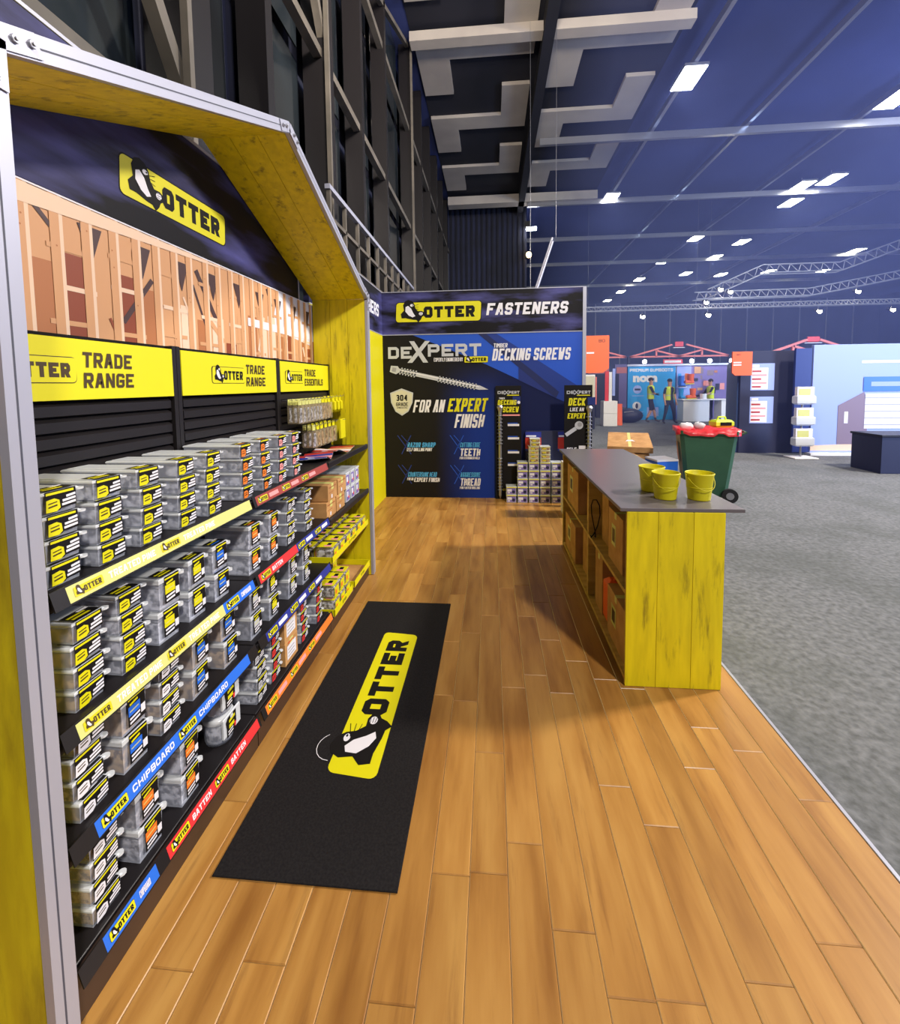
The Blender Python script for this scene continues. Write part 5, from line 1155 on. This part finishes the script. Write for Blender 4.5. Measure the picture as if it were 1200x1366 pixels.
# ------------------------------------------------------------------ people
def person(name_label, loc, face, H, joints, colour, vest=True, shorts=False):
    """joints in metres for a 1.8 m figure facing -y; the body is one skinned surface coloured by height"""
    t = thing('person', name_label, 'person', loc, 'people in high visibility vests', face); s = H / 1.8
    J = dict(pelvis=(0, 0, .95, .135), waist=(0, 0, 1.10, .125), chest=(0, 0, 1.32, .15), neck=(0, 0, 1.50, .055), head0=(0, -.01, 1.58, .075), head1=(0, -.01, 1.70, .085), crown=(0, 0, 1.77, .05),
             shL=(.19, 0, 1.44, .06), elL=(.26, 0, 1.16, .045), wrL=(.27, -.06, .92, .03), haL=(.27, -.08, .86, .03),
             shR=(-.19, 0, 1.44, .06), elR=(-.26, 0, 1.16, .045), wrR=(-.27, -.06, .92, .03), haR=(-.27, -.08, .86, .03),
             hipL=(.10, 0, .90, .095), knL=(.12, -.02, .50, .065), anL=(.13, .02, .10, .042), toL=(.14, -.13, .05, .04),
             hipR=(-.10, 0, .90, .095), knR=(-.12, -.02, .50, .065), anR=(-.13, .02, .10, .042), toR=(-.14, -.13, .05, .04))
    for k, v in joints.items(): J[k] = v + (J[k][3],)
    E = [('pelvis', 'waist'), ('waist', 'chest'), ('chest', 'neck'), ('neck', 'head0'), ('head0', 'head1'), ('head1', 'crown'), ('chest', 'shL'), ('shL', 'elL'), ('elL', 'wrL'), ('wrL', 'haL'), ('chest', 'shR'), ('shR', 'elR'), ('elR', 'wrR'), ('wrR', 'haR'),
         ('pelvis', 'hipL'), ('hipL', 'knL'), ('knL', 'anL'), ('anL', 'toL'), ('pelvis', 'hipR'), ('hipR', 'knR'), ('knR', 'anR'), ('anR', 'toR')]
    names = list(J); pts = [Vector(J[k][:3]) for k in names]; rad = [J[k][3] for k in names]; idx = {k: i for i, k in enumerate(names)}; ed = [(idx[a], idx[b]) for a, b in E]
    for sd in ('L', 'R'):
        h = pts[idx['ha' + sd]]; w = pts[idx['wr' + sd]]; d = (h - w).normalized(); lat = d.cross(Vector((1, 0, 0))).normalized() if abs(d.x) < .9 else Vector((0, 1, 0))
        for q in range(5):
            off = (q - 1.5) * .018 if q < 4 else -.045; ln = (.07, .08, .075, .06, .05)[q]
            a = len(pts); pts.append(h + lat * off * .9 + d * .03); rad.append(.010); pts.append(h + lat * off + d * (.03 + ln * .5) + Vector((0, -.006, 0))); rad.append(.009); pts.append(h + lat * off + d * (.03 + ln) + Vector((0, -.02, 0))); rad.append(.008)
            ed += [(idx['ha' + sd], a), (a, a + 1), (a + 1, a + 2)]
    me = bpy.data.meshes.new('body'); me.from_pydata([p * s for p in pts], ed, []); o = bpy.data.objects.new('body', me); COL.objects.link(o)
    md = o.modifiers.new('skin', 'SKIN'); 
    if not me.skin_vertices: 
        bpy.context.view_layer.objects.active = o
    sv = me.skin_vertices[0].data if me.skin_vertices else None
    if sv:
        for i, r in enumerate(rad): sv[i].radius = (r * s, r * s * (.8 if names[i] in ('chest', 'waist') else 1) if i < len(names) else r * s)
        sv[0].use_root = True
    o.modifiers.new('sub', 'SUBSURF').levels = 1
    dg = bpy.context.evaluated_depsgraph_get(); dg.update(); em = bpy.data.meshes.new_from_object(o.evaluated_get(dg)); bpy.data.objects.remove(o)
    em.materials.clear()
    for k in ('skin', 'shirt_navy', colour, 'boot_brown', 'sock'): em.materials.append(MATS[k])
    shz = 1.50 * s; arms = lambda c: abs(c.x) > .215 * s
    for p in em.polygons:
        c = p.center; p.use_smooth = True; z = c.z / s
        if z > 1.49: k = 0
        elif arms(c) and z > .7: k = 1 if z > 1.22 else 0
        elif z > .98: k = 1
        elif z > (.50 if shorts else .11): k = 2
        elif z > .22 and shorts: k = 0
        elif z > .11: k = 4
        else: k = 3
        p.material_index = k
    b = bpy.data.objects.new('body', em); COL.objects.link(b); b.parent = t
    # vest: torso faces pushed outwards
    if vest:
        m = MB(); vs = []; n = 20
        prof = [(.96, .185, .135), (1.05, .18, .13), (1.13, .178, .128), (1.17, .18, .13), (1.25, .19, .135), (1.40, .20, .14), (1.47, .175, .115), (1.50, .11, .08)]
        cx = Vector(J['chest'][:3]); 
        for z, rx, ry in prof:
            ox = (cx.x) * (z - .95) / .4; oy = cx.y * (z - .95) / .4
            for i in range(n): a = 2 * math.pi * i / n; vs.append(((ox + rx * math.cos(a)) * s, (oy + ry * math.sin(a)) * s, z * s))
        for k in range(len(prof) - 1):
            for i in range(n):
                f = (k * n + i, k * n + (i + 1) % n, (k + 1) * n + (i + 1) % n, (k + 1) * n + i)
                front = abs(i - n * .75) < 2
                if front and vest == 'open': continue
                m.add([vs[q] for q in f], [(0, 1, 2, 3)], 'vest_grey' if k == 2 else 'hi_vis', True)
        m.build('vest', t)
    hc = Vector(J['head1'][:3]) * s
    m = MB(); m.ball((hc.x, hc.y + .012, hc.z + .035 * s), .103 * s, 'hair', 6, (.92, 1.02, .85)); m.build('hair', t)
    m = MB()
    for sx in (-1, 1): m.ball((hc.x + .032 * sx, hc.y - .088 * s, hc.z - .005), .011, 'print_white', 5); m.ball((hc.x + .032 * sx, hc.y - .097 * s, hc.z - .005), .006, 'hair', 4)
    m.build('eyes', t)
    m = MB(); m.ball((hc.x, hc.y - .10 * s, hc.z - .035), .015, 'skin', 5, (.8, 1, 1.4)); m.build('nose', t); m = MB(); m.box(hc.x - .025, hc.x + .025, hc.y - .093 * s, hc.y - .086 * s, hc.z - .075, hc.z - .066, 'red', .002); m.build('mouth', t)
    m = MB()
    for sx in (-1, 1): m.ball((hc.x + .09 * sx * s, hc.y, hc.z - .01), .022, 'skin', 5, (.4, 1, 1.4))
    m.build('ears', t)
    return t
person('man in yellow vest and dark shorts, arms folded, standing left before the cyan wall', (6.55, 18.45, -.044), math.radians(70), 1.86,
       dict(elR=(-.25, -.12, 1.18), wrR=(-.05, -.24, 1.16), haR=(.04, -.25, 1.17), elL=(.25, -.12, 1.18), wrL=(.05, -.26, 1.12), haL=(-.04, -.27, 1.12), knL=(.16, -.12, .52), anL=(.18, -.2, .10), toL=(.19, -.36, .05), anR=(-.14, .16, .10), toR=(-.15, .02, .05)), 'shorts_navy', True, True)
person('man in open yellow vest and long dark trousers, second from left', (7.08, 17.9, -.044), math.radians(20), 1.80,
       dict(knL=(.20, -.02, .50), anL=(.28, .02, .10), toL=(.32, -.12, .05), knR=(-.18, -.02, .50), anR=(-.26, .02, .10), toR=(-.30, -.12, .05)), 'denim', 'open')
person('person in yellow vest and jeans leaning at the white counter, rightmost of the three', (9.50, 19.68, -.044), math.radians(-90), 1.78,
       dict(elR=(-.24, -.14, 1.2), wrR=(-.18, -.36, 1.08), haR=(-.16, -.44, 1.07), elL=(.24, -.14, 1.2), wrL=(.18, -.36, 1.08), haL=(.16, -.44, 1.07)), 'denim', True)

# ------------------------------------------------------------------ haze of the hall
def haze():
    m = bpy.data.materials.new('hall_haze'); m.use_nodes = True; nt = m.node_tree; nt.nodes.remove(nt.nodes['Principled BSDF'])
    v = nt.nodes.new('ShaderNodeVolumeScatter'); v.inputs['Color'].default_value = (0.30, 0.37, 1, 1); v.inputs['Density'].default_value = 0.016; v.inputs['Anisotropy'].default_value = 0.2
    nt.links.new(v.outputs[0], nt.nodes['Material Output'].inputs['Volume']); MATS['hall_haze'] = m
    b = MB(); b.box(2.05, 45.9, 7.5, 55.8, -.04, 11.45, 'hall_haze'); o = b.build('haze'); o['kind'] = 'stuff'; o['label'] = 'thin blue haze hanging in the exhibition hall'; o['category'] = 'haze'
haze()
